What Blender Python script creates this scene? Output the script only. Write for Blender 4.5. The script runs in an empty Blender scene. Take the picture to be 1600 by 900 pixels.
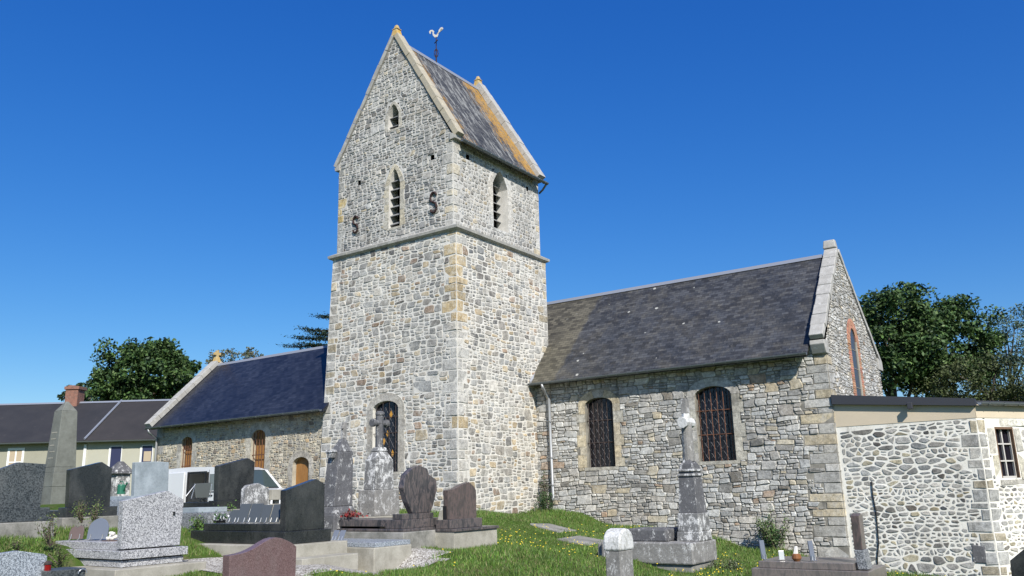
import bpy, math, random
import numpy as np
from mathutils import Vector
rnd = random.Random(7)
nr = np.random.RandomState(11)
sc = bpy.context.scene
C = sc.collection
# ------------------------------------------------------------------ camera (eye height is z = 0)
AZ, PITCH, ROLL, FPX = math.radians(34.87), math.radians(13.68), math.radians(-1.457), 1290.0
Fv = Vector((-math.sin(AZ)*math.cos(PITCH), math.cos(AZ)*math.cos(PITCH), math.sin(PITCH)))
R0 = Vector((math.cos(AZ), math.sin(AZ), 0)); U0 = R0.cross(Fv)
Rv = math.cos(ROLL)*R0+math.sin(ROLL)*U0; Uv = -math.sin(ROLL)*R0+math.cos(ROLL)*U0
cam = bpy.data.objects.new('camera', bpy.data.cameras.new('camera')); C.objects.link(cam)
from mathutils import Matrix
cam.matrix_world = Matrix(((Rv.x, Uv.x, -Fv.x, 0), (Rv.y, Uv.y, -Fv.y, 0), (Rv.z, Uv.z, -Fv.z, 0), (0, 0, 0, 1)))
cam.data.sensor_width = 36; cam.data.lens = 36*FPX/1600; cam.data.clip_start = .1; cam.data.clip_end = 3000
sc.camera = cam
# ------------------------------------------------------------------ light
SUN_EL = math.radians(38); SX, SY = .80, -.60
w = bpy.data.worlds.new('World'); sc.world = w; w.use_nodes = True
nt = w.node_tree; bg = nt.nodes['Background']
sky = nt.nodes.new('ShaderNodeTexSky'); sky.sky_type = 'NISHITA'; sky.sun_disc = False
sky.sun_elevation = SUN_EL; sky.sun_rotation = math.atan2(SX, SY)
sky.air_density = 1.0; sky.dust_density = .35; sky.ozone_density = 3.2
hs = nt.nodes.new('ShaderNodeHueSaturation'); hs.inputs['Saturation'].default_value = 1.32; hs.inputs['Hue'].default_value = .503
nt.links.new(sky.outputs[0], hs.inputs['Color']); 
sp = nt.nodes.new('ShaderNodeSeparateColor'); cb = nt.nodes.new('ShaderNodeCombineColor'); nt.links.new(hs.outputs[0], sp.inputs[0])
for i, (A_, e_) in enumerate(((.585, 1.05), (.645, .93), (.784, .62))):     # a deeper, rounder blue than the plain model
    p_ = nt.nodes.new('ShaderNodeMath'); p_.operation = 'POWER'; p_.inputs[1].default_value = e_; nt.links.new(sp.outputs[i], p_.inputs[0])
    m_ = nt.nodes.new('ShaderNodeMath'); m_.operation = 'MULTIPLY'; m_.inputs[1].default_value = A_*.1485**(e_-1); nt.links.new(p_.outputs[0], m_.inputs[0]); nt.links.new(m_.outputs[0], cb.inputs[i])
nt.links.new(cb.outputs[0], bg.inputs[0]); bg.inputs[1].default_value = .105
sl = bpy.data.lights.new('sun', 'SUN'); sl.energy = 4.2; sl.angle = math.radians(.53); sl.color = (1, .955, .88)
so = bpy.data.objects.new('sun', sl); C.objects.link(so)
so.rotation_euler = Vector((SX*math.cos(SUN_EL), SY*math.cos(SUN_EL), math.sin(SUN_EL))).to_track_quat('Z', 'Y').to_euler()
sc.view_settings.view_transform = 'Standard'; sc.view_settings.look = 'None'
sc.view_settings.exposure = 0.58; sc.view_settings.gamma = 1
# ------------------------------------------------------------------ survey helpers: a sight line cut by a known plane
def ray(x, y): return Fv+Rv*((x-800)/FPX)+Uv*((450-y)/FPX)
def onX(x, y, c): d = ray(x, y); return d*(c/d.x)
def onY(x, y, c): d = ray(x, y); return d*(c/d.y)
def onZ(x, y, c): d = ray(x, y); return d*(c/d.z)
def at(x, y, D): return ray(x, y)*D
# ------------------------------------------------------------------ materials
def lin(c): return tuple(c)+(1,) if len(c) == 3 else c
def mat(name, col, rough=.8, metal=0, spec=.5, coat=0):
    m = bpy.data.materials.new(name); m.use_nodes = True; b = m.node_tree.nodes['Principled BSDF']
    b.inputs['Base Color'].default_value = lin(col); b.inputs['Roughness'].default_value = rough
    b.inputs['Metallic'].default_value = metal; b.inputs['Specular IOR Level'].default_value = spec
    b.inputs['Coat Weight'].default_value = coat
    return m
class N:
    """small node-graph helper"""
    def __init__(s, m): s.m = m; s.t = m.node_tree; s.b = s.t.nodes['Principled BSDF']; s.co = None
    def new(s, k, **kw):
        n = s.t.nodes.new(k)
        for a, v in kw.items(): setattr(n, a, v)
        return n
    def L(s, a, b): s.t.links.new(a, b)
    def coord(s, scale=(1, 1, 1), rot=(0, 0, 0)):
        if s.co is None: s.co = s.new('ShaderNodeTexCoord')
        mp = s.new('ShaderNodeMapping'); mp.inputs['Scale'].default_value = scale; mp.inputs['Rotation'].default_value = rot
        s.L(s.co.outputs['Object'], mp.inputs[0]); return mp.outputs[0]
    def noise(s, sc_=5, det=4, rough=.6, co=None, dist=0):
        n = s.new('ShaderNodeTexNoise'); n.inputs['Scale'].default_value = sc_; n.inputs['Detail'].default_value = det
        n.inputs['Roughness'].default_value = rough; n.inputs['Distortion'].default_value = dist
        s.L(co or s.coord(), n.inputs['Vector']); return n.outputs['Fac']
    def voro(s, sc_=5, co=None, feat='F1', out='Distance'):
        n = s.new('ShaderNodeTexVoronoi'); n.feature = feat; n.inputs['Scale'].default_value = sc_
        s.L(co or s.coord(), n.inputs['Vector']); return n.outputs[out]
    def ramp(s, f, stops):
        r = s.new('ShaderNodeValToRGB'); e = r.color_ramp.elements
        while len(e) < len(stops): e.new(.5)
        for i, (p, c) in enumerate(stops):
            e[i].position = p; e[i].color = (c, c, c, 1) if isinstance(c, (int, float)) else lin(c)
        s.L(f, r.inputs[0]); return r.outputs[0]
    def mix(s, f, a, b, mode='MIX'):
        n = s.new('ShaderNodeMix', data_type='RGBA', blend_type=mode)
        for k, v in ((0, f), (6, a), (7, b)):
            sock = n.inputs[k]
            if isinstance(v, (int, float)): sock.default_value = v if k == 0 else (v, v, v, 1)
            elif isinstance(v, tuple): sock.default_value = lin(v)
            else: s.L(v, sock)
        return n.outputs[2]
    def math(s, op, a, b=0.0, clamp=False):
        n = s.new('ShaderNodeMath', operation=op); n.use_clamp = clamp
        for i, v in enumerate((a, b)):
            if isinstance(v, (int, float)): n.inputs[i].default_value = v
            else: s.L(v, n.inputs[i])
        return n.outputs[0]
    def sep(s, axis):
        if s.co is None: s.co = s.new('ShaderNodeTexCoord')
        n = s.new('ShaderNodeSeparateXYZ'); s.L(s.co.outputs['Object'], n.inputs[0]); return n.outputs[axis]
    def attr(s, name='Col'):
        n = s.new('ShaderNodeAttribute'); n.attribute_name = name; return n.outputs['Color']
    def color(s, c): s.L(c, s.b.inputs['Base Color'])
    def bump(s, h, st=.3, d=.02):
        n = s.new('ShaderNodeBump'); n.inputs['Strength'].default_value = st; n.inputs['Distance'].default_value = d
        s.L(h, n.inputs['Height']); s.L(n.outputs[0], s.b.inputs['Normal'])
# stone: each stone carries its own colour
def stone_mat(name, lichen=.35, spots=(.62, .61, .56), smear=0, smc=(.62, .60, .54)):
    m = mat(name, (.4, .4, .4), .9, spec=.25); g = N(m)
    n1 = g.noise(9, 6, .7); n2 = g.noise(42, 3, .7)
    c = g.mix(1, g.attr(), g.ramp(n1, [(.3, .55), (.7, 1.4)]), 'MULTIPLY')
    c = g.mix(1, c, g.ramp(n2, [(.3, .65), (.7, 1.3)]), 'MULTIPLY')
    lf = g.ramp(g.noise(3.2, 8, .75, dist=.4), [(.56, 0), (.66, lichen)])
    c = g.mix(lf, c, spots)
    if smear:   # pointing dragged over the stone faces, patchy over the wall
        pf = g.math('MULTIPLY', g.ramp(g.noise(7, 7, .8, dist=.3), [(.46, 0), (.60, 1)]), g.ramp(g.noise(.55, 4, .6), [(.38, .15), (.62, 1)]))
        c = g.mix(g.math('MULTIPLY', pf, smear), c, smc)
    c = g.mix(g.ramp(g.noise(.45, 5, .65), [(.48, 0), (.68, .45)]), c, g.mix(1, c, (1.10, .98, .82), 'MULTIPLY'))
    stv = g.noise(1.6, 6, .75, co=g.coord((1.5, 1.5, .35)))
    c = g.mix(1, c, g.ramp(stv, [(.30, .62), (.46, 1.0)]), 'MULTIPLY')
    dk = g.ramp(g.noise(1.1, 5, .7), [(.32, .76), (.55, 1.06)])
    c = g.mix(1, c, dk, 'MULTIPLY')
    g.color(c); g.bump(g.noise(30, 5, .7), .7, .02); return m
M_STONE = stone_mat('rubble_stone', .45, smear=.62, smc=(.70, .68, .61))
M_STONE2 = stone_mat('rubble_stone_clean', .12)
M_STONE4 = stone_mat('annex_stone', .3, smear=.22, smc=(.72, .69, .62))
M_STONE3 = stone_mat('choir_stone', .45, (.62, .61, .58), smear=.5, smc=(.50, .485, .44))
def mortar(name, c1, c2, sc_=6):
    m = mat(name, c1, .95, spec=.1); g = N(m)
    c = g.mix(g.ramp(g.noise(sc_, 6, .7), [(.35, 0), (.65, 1)]), c1, c2)
    c = g.mix(1, c, g.ramp(g.noise(1.6, 6, .75, co=g.coord((1.5, 1.5, .35))), [(.30, .6), (.46, 1.0)]), 'MULTIPLY')
    g.color(c); g.bump(g.noise(55, 4, .7), .6, .012); return m
M_MORT_T = mortar('tower_mortar', (.70, .675, .62), (.55, .53, .475), 3)
M_MORT_U = mortar('upper_mortar', (.62, .60, .56), (.46, .45, .42), 3)
M_MORT_C = mortar('choir_mortar', (.36, .34, .29), (.16, .15, .13), 2)
M_MORT_N = mortar('nave_mortar', (.50, .46, .37), (.36, .33, .26), 4)
M_MORT_A = mortar('annex_mortar', (.80, .78, .71), (.68, .65, .57), 2.5)
def dressed(name, c1, c2, lich=(.72, .71, .68), amt=.5):
    m = mat(name, c1, .9, spec=.2); g = N(m)
    c = g.mix(g.ramp(g.noise(4, 6, .7), [(.35, 0), (.65, 1)]), c1, c2)
    c = g.mix(g.ramp(g.noise(7, 7, .8, dist=.3), [(.56, 0), (.62, amt)]), c, lich)
    c = g.mix(g.ramp(g.noise(15, 6, .8), [(.6, 0), (.7, .5)]), c, (.12, .115, .1))
    g.color(c); g.bump(g.noise(25, 5, .7), .5, .015); return m
M_DRESS = dressed('dressed_stone', (.46, .42, .34), (.36, .34, .30))
M_COPE = dressed('coping_stone', (.42, .41, .38), (.32, .31, .285), (.66, .65, .62), .55)
M_STRING = dressed('string_course_stone', (.42, .41, .37), (.30, .29, .27))
M_TANCOPE = dressed('lichened_coping_stone', (.42, .37, .27), (.36, .33, .27), (.62, .60, .52), .5)
M_LICH = dressed('orange_lichened_stone', (.50, .30, .06), (.42, .36, .22), (.6, .58, .5), .5)
def lichened_tomb(name, base, amt, lo=.52):
    m = mat(name, base, .7, spec=.3); g = N(m)
    c = g.mix(g.ramp(g.noise(3, 6, .7), [(.3, .0), (.7, 1)]), base, tuple(v*1.7 for v in base))
    st = g.noise(5.5, 8, .85, co=g.coord((1.2, 1.2, .8)), dist=.25)
    c = g.mix(g.ramp(st, [(lo, 0), (lo+.04, amt)]), c, (.66, .66, .64))
    c = g.mix(1, c, g.ramp(g.noise(28, 5, .8), [(.3, .7), (.7, 1.2)]), 'MULTIPLY')
    g.color(c); g.bump(g.noise(20, 6, .7), .5, .015); return m
M_OLDTOMB = lichened_tomb('weathered_dark_stone', (.085, .085, .088), .8, .555)
M_OLDGREY = lichened_tomb('weathered_grey_stone', (.17, .165, .155), .7, .54)
M_OLDWHITE = lichened_tomb('white_lichened_stone', (.125, .125, .122), .9, .50)
M_WHITELICH = lichened_tomb('white_crusted_stone', (.30, .30, .28), .9, .45)
def concrete(name, c1, c2):
    m = mat(name, c1, .9, spec=.2); g = N(m)
    c = g.mix(g.ramp(g.noise(2.5, 8, .75), [(.35, 0), (.65, 1)]), c1, c2)
    c = g.mix(g.ramp(g.noise(60, 3, .6), [(.35, .25), (.5, 0)]), c, (.12, .11, .1))
    g.color(c); g.bump(g.noise(45, 4, .6), .35, .01); return m
M_CONC = concrete('concrete', (.42, .40, .34), (.27, .255, .21))
M_CONCD = concrete('stained_concrete', (.34, .33, .30), (.14, .14, .12))
M_OBEL = concrete('grey_monument_stone', (.19, .20, .18), (.12, .125, .11))
M_PALE = concrete('pale_blue_grey_stone', (.36, .41, .44), (.22, .26, .28))
def granite(name, base, dark, light, s=60, rough=.25, dd=.35, ll=.35):
    m = mat(name, base, rough, spec=.5); g = N(m)
    v = g.voro(s, out='Color'); bw = g.new('ShaderNodeSeparateColor'); g.L(v, bw.inputs[0])
    c = g.mix(g.ramp(bw.outputs[0], [(dd-.02, 1), (dd+.02, 0)]), base, dark)
    c = g.mix(g.ramp(bw.outputs[1], [(1-ll-.02, 0), (1-ll+.02, 1)]), c, light)
    c = g.mix(g.ramp(g.noise(1.6, 7, .75, co=g.coord((1, 1, .6))), [(.45, 0), (.72, .16)]), c, (.30, .30, .28))
    g.L(g.ramp(g.noise(3, 6, .7), [(.3, rough*.8), (.7, min(1, rough*1.7))]), g.b.inputs['Roughness'])
    g.color(c); return m
M_GRAN = granite('speckled_light_granite', (.31, .31, .32), (.12, .12, .125), (.52, .52, .52), 85, .35)
M_GRANB = granite('blue_grey_granite', (.22, .25, .28), (.09, .10, .12), (.42, .46, .50), 100, .3)
M_DARK = granite('dark_polished_granite', (.024, .027, .028), (.012, .013, .014), (.034, .037, .038), 120, .16, .3, .12)
M_DARKG = granite('dark_speckled_granite', (.052, .060, .062), (.020, .024, .025), (.085, .095, .097), 60, .3, .35, .3)
M_MIDG = granite('mid_grey_granite', (.16, .17, .18), (.07, .075, .08), (.30, .31, .32), 60, .35)
M_PINK = granite('pink_granite', (.135, .082, .078), (.085, .052, .05), (.20, .135, .13), 130, .3)
def wavy(name, c1, c2, c3):
    m = mat(name, c1, .28); g = N(m)
    f = g.noise(3.5, 7, .65, co=g.coord((2.2, 2.2, .6), (.5, .2, 0)), dist=1.6)
    g.color(g.ramp(f, [(.32, c2), (.46, c1), (.54, c3), (.60, c1), (.75, c2)])); return m
M_BROWN = wavy('brown_veined_granite', (.062, .060, .062), (.038, .037, .040), (.14, .115, .108))
M_BROWN2 = wavy('reddish_veined_granite', (.080, .066, .062), (.055, .048, .047), (.13, .095, .088))
def slate(name, c1, c2, kind):
    m = mat(name, c1, .55, spec=.4); g = N(m)
    # u along the eaves, v along height: slates .22 x .13
    axis_u = g.sep(1 if kind == 'tower' else 0)
    cmb = g.new('ShaderNodeCombineXYZ'); g.L(axis_u, cmb.inputs[0]); g.L(g.sep(2), cmb.inputs[1])
    br = g.new('ShaderNodeTexBrick'); br.inputs['Scale'].default_value = 1
    br.inputs['Brick Width'].default_value = .22; br.inputs['Row Height'].default_value = .085
    br.inputs['Mortar Size'].default_value = .006; br.inputs['Mortar Smooth'].default_value = .3
    br.inputs['Color1'].default_value = (.5, .5, .5, 1); br.inputs['Color2'].default_value = (1.45, 1.45, 1.45, 1)
    br.inputs['Mortar'].default_value = (.35, .35, .35, 1)
    g.L(cmb.outputs[0], br.inputs['Vector'])
    base = g.mix(g.ramp(g.noise(.8, 6, .7), [(.38, 0), (.62, 1)]), c1, c2)
    c = g.mix(.95 if kind != 'new' else .75, base, g.mix(1, base, br.outputs['Color'], 'MULTIPLY'))
    if kind == 'old':
        c = g.mix(g.ramp(g.noise(1.5, 7, .8), [(.46, 0), (.62, .6)]), c, g.mix(1, (.085, .078, .062), br.outputs['Color'], 'MULTIPLY'))
        c = g.mix(g.ramp(g.noise(12, 5, .8), [(.56, 0), (.68, .45)]), c, (.19, .19, .18))
        v = g.voro(2.1); d2 = g.noise(9, 3)
        v = g.math('ADD', v, g.ramp(g.noise(1.1, 3), [(.42, .3), (.56, 0)]))
        c = g.mix(g.ramp(g.math('ADD', v, g.math('MULTIPLY', d2, .14)), [(.17, .9), (.20, 0)]), c, (.42, .42, .38))
        # lichen-brown strip where the roof meets the tower
        e = g.math('ADD', g.sep(0), g.math('MULTIPLY', g.sep(2), -.12))
        e = g.math('ADD', e, g.math('MULTIPLY', g.noise(3, 4), .5))
        c = g.mix(g.ramp(g.math('ADD', e, 15.5), [(.42, .8), (.54, 0)]), c, g.mix(1, (.105, .095, .068), br.outputs['Color'], 'MULTIPLY'))
    if kind == 'tower':
        stx = g.noise(2.2, 7, .75, co=g.coord((.6, 3.0, .6)), dist=.3)
        c = g.mix(g.ramp(stx, [(.50, 0), (.58, .8)]), c, (.30, .30, .275))
        c = g.mix(g.ramp(g.noise(2.0, 6, .8, co=g.coord((1, 2, 1))), [(.55, 0), (.7, .6)]), c, (.06, .055, .04))
        y = g.sep(1)
        band = g.math('MULTIPLY', g.math('ADD', y, -19.8), .2)   # 0..1 along the ridge
        wob = g.math('ADD', band, g.math('MULTIPLY', g.math('ADD', g.noise(2.2, 7, .8, co=g.coord((1, 1.4, .5))), -.5), .95))
        org = g.ramp(wob, [(.03, .0), (.09, .85), (.18, 0), (.72, 0), (.82, 1), (.94, .9), (1.0, .2)])
        org2 = g.mix(1, org, g.ramp(g.noise(8, 6, .8), [(.40, .1), (.50, 1)]), 'MULTIPLY')
        c = g.mix(org2, c, g.mix(g.ramp(g.noise(14, 4), [(.4, 0), (.6, 1)]), (.46, .24, .03), (.30, .18, .05)))
    if kind == 'new':
        m.node_tree.nodes['Principled BSDF'].inputs['Roughness'].default_value = .42
    g.color(c)
    g.bump(g.math('ADD', br.outputs['Fac'], g.math('MULTIPLY', g.noise(18, 3), -.5)), -.5, .012)
    return m
M_SL_NEW = slate('new_blue_slate', (.014, .016, .024), (.025, .028, .038), 'new')
M_SL_OLD = slate('old_grey_slate', (.034, .038, .046), (.060, .062, .066), 'old')
M_SL_TOW = slate('lichened_tower_slate', (.052, .052, .048), (.085, .083, .076), 'tower')
def fibre(name, c1, c2):
    m = mat(name, c1, .75); g = N(m)
    c = g.mix(g.ramp(g.noise(.7, 6, .7), [(.35, 0), (.65, 1)]), c1, c2)
    c = g.mix(g.ramp(g.noise(1.6, 7, .8, co=g.coord((1, 1, 3))), [(.6, 0), (.7, .35)]), c, (.12, .11, .10))
    g.color(c); g.bump(g.noise(6, 3), .2, .02); return m
M_RF1 = fibre('dark_village_roof', (.018, .018, .020), (.028, .027, .028))
M_RF2 = fibre('brown_village_roof', (.023, .021, .020), (.034, .030, .028))
def rendered(name, c, c2):
    m = mat(name, c, .9, spec=.2); g = N(m)
    g.color(g.mix(g.ramp(g.noise(.7, 6, .7), [(.3, 0), (.7, 1)]), c, c2)); g.bump(g.noise(40, 3), .2, .01); return m
M_REND = rendered('olive_render', (.33, .32, .25), (.29, .28, .22))
M_REND2 = rendered('cream_render', (.42, .41, .33), (.38, .37, .30))
M_BEIGE = rendered('beige_render', (.60, .51, .38), (.52, .45, .34))
M_WHITE = mat('white_paint', (.75, .75, .72), .6)
M_BLUE = mat('dark_blue_paint', (.025, .03, .075), .5)
M_CURT = mat('curtain', (.42, .34, .24), .9)
M_ZINC = mat('zinc', (.17, .19, .20), .5, .6)
M_ZINCL = mat('pale_zinc', (.36, .37, .38), .5, .5)
M_LEAD = mat('lead_flashing', (.035, .037, .045), .6)
M_RIDGE = mat('ridge_metal', (.24, .26, .30), .6, .2)
M_GLASS = mat('leaded_glass', (.010, .009, .014), .12)
M_AMBER = mat('amber_glass', (.55, .28, .04), .3)
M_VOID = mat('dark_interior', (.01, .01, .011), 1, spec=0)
def rusty(name, c1, c2):
    m = mat(name, c1, .8, .2); g = N(m); g.color(g.mix(g.ramp(g.noise(14, 5), [(.4, 0), (.6, 1)]), c1, c2)); return m
M_RUST = rusty('rusty_iron', (.20, .085, .045), (.09, .045, .03))
M_IRON = rusty('dark_iron', (.075, .05, .042), (.035, .028, .026))
M_ANCH = rusty('anchor_iron', (.05, .024, .022), (.03, .016, .015))
M_WIRE = mat('lead_came', (.13, .13, .14), .6, .2)
def wood(name, c1, c2, ax='z'):
    m = mat(name, c1, .6); g = N(m)
    f = g.noise(4, 5, .6, co=g.coord((9, 9, .6)), dist=.5)
    g.color(g.mix(g.ramp(f, [(.3, 0), (.7, 1)]), c1, c2)); g.bump(f, .3, .01); return m
M_WOOD = wood('varnished_wood', (.38, .19, .055), (.24, .11, .03))
M_WOODW = wood('weathered_wood', (.20, .12, .07), (.13, .08, .05))
M_BRICK = None
def brickmat():
    m = mat('old_brick', (.35, .15, .09), .9); g = N(m)
    c = g.mix(g.ramp(g.noise(5, 6, .8), [(.35, 0), (.65, 1)]), (.28, .13, .09), (.15, .085, .065))
    c = g.mix(g.ramp(g.noise(9, 6, .8), [(.58, 0), (.66, .6)]), c, (.30, .29, .25))
    g.color(c); g.bump(g.noise(18, 4), .5, .02); return m
M_BRICK = brickmat()
def vbrick():
    m = mat('orange_brick', (.5, .2, .1), .9); g = N(m)
    g.color(g.mix(1, g.attr(), g.ramp(g.noise(20, 5, .7), [(.3, .7), (.7, 1.2)]), 'MULTIPLY')); return m
M_VBRICK = vbrick()
M_CAR = mat('white_car_paint', (.70, .71, .72), .25, coat=.6)
M_BLK = mat('black_plastic', (.012, .012, .013), .5)
M_CGLASS = mat('car_glass', (.05, .07, .07), .05)
M_RIM = mat('wheel_steel', (.35, .35, .36), .4, .7)
M_CHROME = mat('pale_metal', (.6, .6, .58), .35, .8)
M_SLATEPL = mat('dark_plaque_stone', (.075, .085, .09), .2)
M_GREYPL = mat('blue_grey_plaque_stone', (.15, .17, .21), .35)
M_REDPL = mat('brown_plaque_stone', (.13, .095, .085), .4)
M_PORC = mat('white_porcelain', (.75, .72, .66), .3)
M_REDG = mat('red_lantern_glass', (.20, .01, .01), .1)
M_REDF = mat('red_flowers', (.45, .03, .025), .7)
M_TERRA = mat('brown_glazed_pot', (.22, .09, .03), .3)
M_GREEN = mat('green_plastic', (.02, .13, .08), .4)
M_CABLE = mat('black_cable', (.015, .015, .015), .6)
def leafmat(name, c1, c2, tr=.0):
    m = mat(name, c1, .6, spec=.3); g = N(m)
    g.color(g.mix(1, g.attr(), g.ramp(g.noise(1.2, 3), [(.3, .75), (.7, 1.25)]), 'MULTIPLY')); return m
M_LEAF = leafmat('leaves', (.06, .1, .03), (.04, .07, .02))
M_BARK = mat('bark', (.10, .08, .06), .9)
M_YEL = mat('yellow_petals', (.75, .58, .03), .6)
# ------------------------------------------------------------------ object helpers
def link(o, parent=None, kind=None):
    C.objects.link(o)
    if parent: o.parent = parent
    if kind: o['kind'] = kind
    return o
def tag(o, label, cat, group=None, kind=None):
    o['label'] = label; o['category'] = cat
    if group: o['group'] = group
    if kind: o['kind'] = kind
    return o
def thing(name, label, cat, loc=(0, 0, 0), group=None):
    o = bpy.data.objects.new(name, None); o.location = loc; o.empty_display_size = .3
    C.objects.link(o); tag(o, label, cat, group); return o
class MB:
    def __init__(s): s.v = []; s.f = []; s.mi = []; s.c = []; s.sm = []
    def poly(s, pts, mi=0, col=(1, 1, 1)):
        k = len(s.v); s.v += [tuple(p) for p in pts]; s.c += [col]*len(pts); s.f.append(tuple(range(k, k+len(pts)))); s.mi.append(mi)
    def solid(s, bot, top, mi=0, col=(1, 1, 1)):
        """prism between two matching rings"""
        n = len(bot); k = len(s.v); s.v += [tuple(p) for p in bot]+[tuple(p) for p in top]; s.c += [col]*(2*n)
        s.f.append(tuple(range(k+n-1, k-1, -1))); s.f.append(tuple(range(k+n, k+2*n))); s.mi += [mi, mi]
        for i in range(n):
            j = (i+1) % n; s.f.append((k+i, k+j, k+n+j, k+n+i)); s.mi.append(mi)
        return s
    def box(s, x0, x1, y0, y1, z0, z1, mi=0, col=(1, 1, 1)):
        return s.solid([(x0, y0, z0), (x1, y0, z0), (x1, y1, z0), (x0, y1, z0)], [(x0, y0, z1), (x1, y0, z1), (x1, y1, z1), (x0, y1, z1)], mi, col)
    def prismX(s, prof, x0, x1, mi=0, col=(1, 1, 1)):   # profile (y,z)
        return s.solid([(x0, a, b) for a, b in prof], [(x1, a, b) for a, b in prof], mi, col)
    def prismY(s, prof, y0, y1, mi=0, col=(1, 1, 1)):   # profile (x,z)
        return s.solid([(a, y0, b) for a, b in prof], [(a, y1, b) for a, b in prof], mi, col)
    def taper(s, cx, cy, z0, z1, a0, b0, a1, b1, mi=0, dx=0, dy=0, col=(1, 1, 1), n=4):
        def ring(x, y, z, a, b):
            if n == 4: return [(x-a, y-b, z), (x+a, y-b, z), (x+a, y+b, z), (x-a, y+b, z)]
            return [(x+a*math.cos(t*2*math.pi/n), y+b*math.sin(t*2*math.pi/n), z) for t in range(n)]
        return s.solid(ring(cx, cy, z0, a0, b0), ring(cx+dx, cy+dy, z1, a1, b1), mi, col)
    def tube(s, pts, r, n=8, mi=0, cap=True, col=(1, 1, 1)):
        pts = [Vector(p) for p in pts]; k = len(s.v); m = len(pts)
        rr = r if isinstance(r, (list, tuple)) else [r]*m
        up = Vector((0, 0, 1))
        for i, p in enumerate(pts):
            d = (pts[min(i+1, m-1)]-pts[max(i-1, 0)]).normalized()
            a = d.cross(up if abs(d.z) < .95 else Vector((1, 0, 0))).normalized(); b = d.cross(a)
            for t in range(n):
                q = p+(a*math.cos(2*math.pi*t/n)+b*math.sin(2*math.pi*t/n))*rr[i]; s.v.append(tuple(q)); s.c.append(col)
        for i in range(m-1):
            for t in range(n):
                u = (t+1) % n; s.f.append((k+i*n+t, k+i*n+u, k+(i+1)*n+u, k+(i+1)*n+t)); s.mi.append(mi)
        if cap:
            s.f.append(tuple(k+t for t in range(n))[::-1]); s.f.append(tuple(k+(m-1)*n+t for t in range(n))); s.mi += [mi, mi]
        return s
    def lathe(s, cx, cy, prof, n=16, mi=0, col=(1, 1, 1)):   # prof (r,z)
        k = len(s.v)
        for r, z in prof:
            for t in range(n): s.v.append((cx+r*math.cos(2*math.pi*t/n), cy+r*math.sin(2*math.pi*t/n), z)); s.c.append(col)
        for i in range(len(prof)-1):
            for t in range(n):
                u = (t+1) % n; s.f.append((k+i*n+t, k+i*n+u, k+(i+1)*n+u, k+(i+1)*n+t)); s.mi.append(mi)
        s.f.append(tuple(range(k+n-1, k-1, -1))); s.f.append(tuple(k+(len(prof)-1)*n+t for t in range(n))); s.mi += [mi, mi]
        return s
    def build(s, name, mats, parent=None, bevel=0, smooth=False, fix=True):
        me = bpy.data.meshes.new(name); me.from_pydata(s.v, [], s.f)
        for m in (mats if isinstance(mats, (list, tuple)) else [mats]): me.materials.append(m)
        me.polygons.foreach_set('material_index', s.mi)
        a = me.color_attributes.new('Col', 'FLOAT_COLOR', 'POINT')
        a.data.foreach_set('color', np.array([(c[0], c[1], c[2], 1) for c in s.c], dtype=np.float32).ravel())
        if fix:
            import bmesh
            bm = bmesh.new(); bm.from_mesh(me); bmesh.ops.recalc_face_normals(bm, faces=bm.faces); bm.to_mesh(me); bm.free()
        if smooth: me.polygons.foreach_set('use_smooth', [True]*len(me.polygons))
        me.update()
        o = bpy.data.objects.new(name, me)
        if parent:
            o.parent = parent; o.matrix_parent_inverse = Matrix.Translation(-Vector(parent.location))
        C.objects.link(o)
        if bevel:
            b = o.modifiers.new('bevel', 'BEVEL'); b.width = bevel; b.segments = 2; b.limit_method = 'ANGLE'; b.angle_limit = math.radians(35)
        return o
# ------------------------------------------------------------------ terrain
CTRL = np.array([(-15.8, 19.4, -.66), (-18.5, 19.4, -.6), (-21.9, 19.5, -.55), (-15.14, 23.9, -.76), (-12.12, 23.9, -1.24), (-10.05, 23.9, -1.55), (-8.17, 23.9, -1.85),
 (-5.97, 23.9, -2.15), (-4.89, 23.9, -2.42), (-2.7, 23.8, -2.55), (-12.2, 10.2, -1.2), (-13.3, 7.5, -1.35), (-11, 8, -1.55), (-16.3, 6.6, -.62), (-17, 8.7, -.55),
 (-15.5, 8.6, -.75), (-16.8, 12, -.5), (-19.3, 11.6, -.35), (-12, 13.1, -1.12), (-10.9, 14.3, -1.2), (-11.6, 12.2, -1.5), (-14, 14.5, -.8), (-7.3, 16.6, -1.78), (-9.4, 16.8, -1.5),
 (-6.5, 12, -1.75), (-3.5, 15.6, -2.05), (-27, 14, -.1), (-24, 16.5, -.85), (-20, 16.5, -.9), (-32, 19.6, -.6), (-45, 24, -.2), (-50, 21, -.2), (0, 0, -1.6), (-5, 5, -1.6),
 (-9, 11, -1.6), (3, 8, -1.9), (5, 24, -2.7), (-14, 2, -1.3), (-25, 5, -.4), (12, 40, -3), (-20, 40, -.5), (-60, 40, 0), (-40, -10, -1), (30, 0, -2.4), (0, -30, -1.8), (60, 80, -3.5), (-80, 100, 0)])
def gz(x, y):
    x = np.asarray(x, float); y = np.asarray(y, float); num = np.zeros(x.shape); den = np.zeros(x.shape)
    for cx, cy, cz in CTRL:
        w_ = 1/((x-cx)**2+(y-cy)**2+.15)**1.6; num += w_*cz; den += w_
    return num/den
def gzf(x, y): return float(gz(np.array([x]), np.array([y]))[0])
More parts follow.
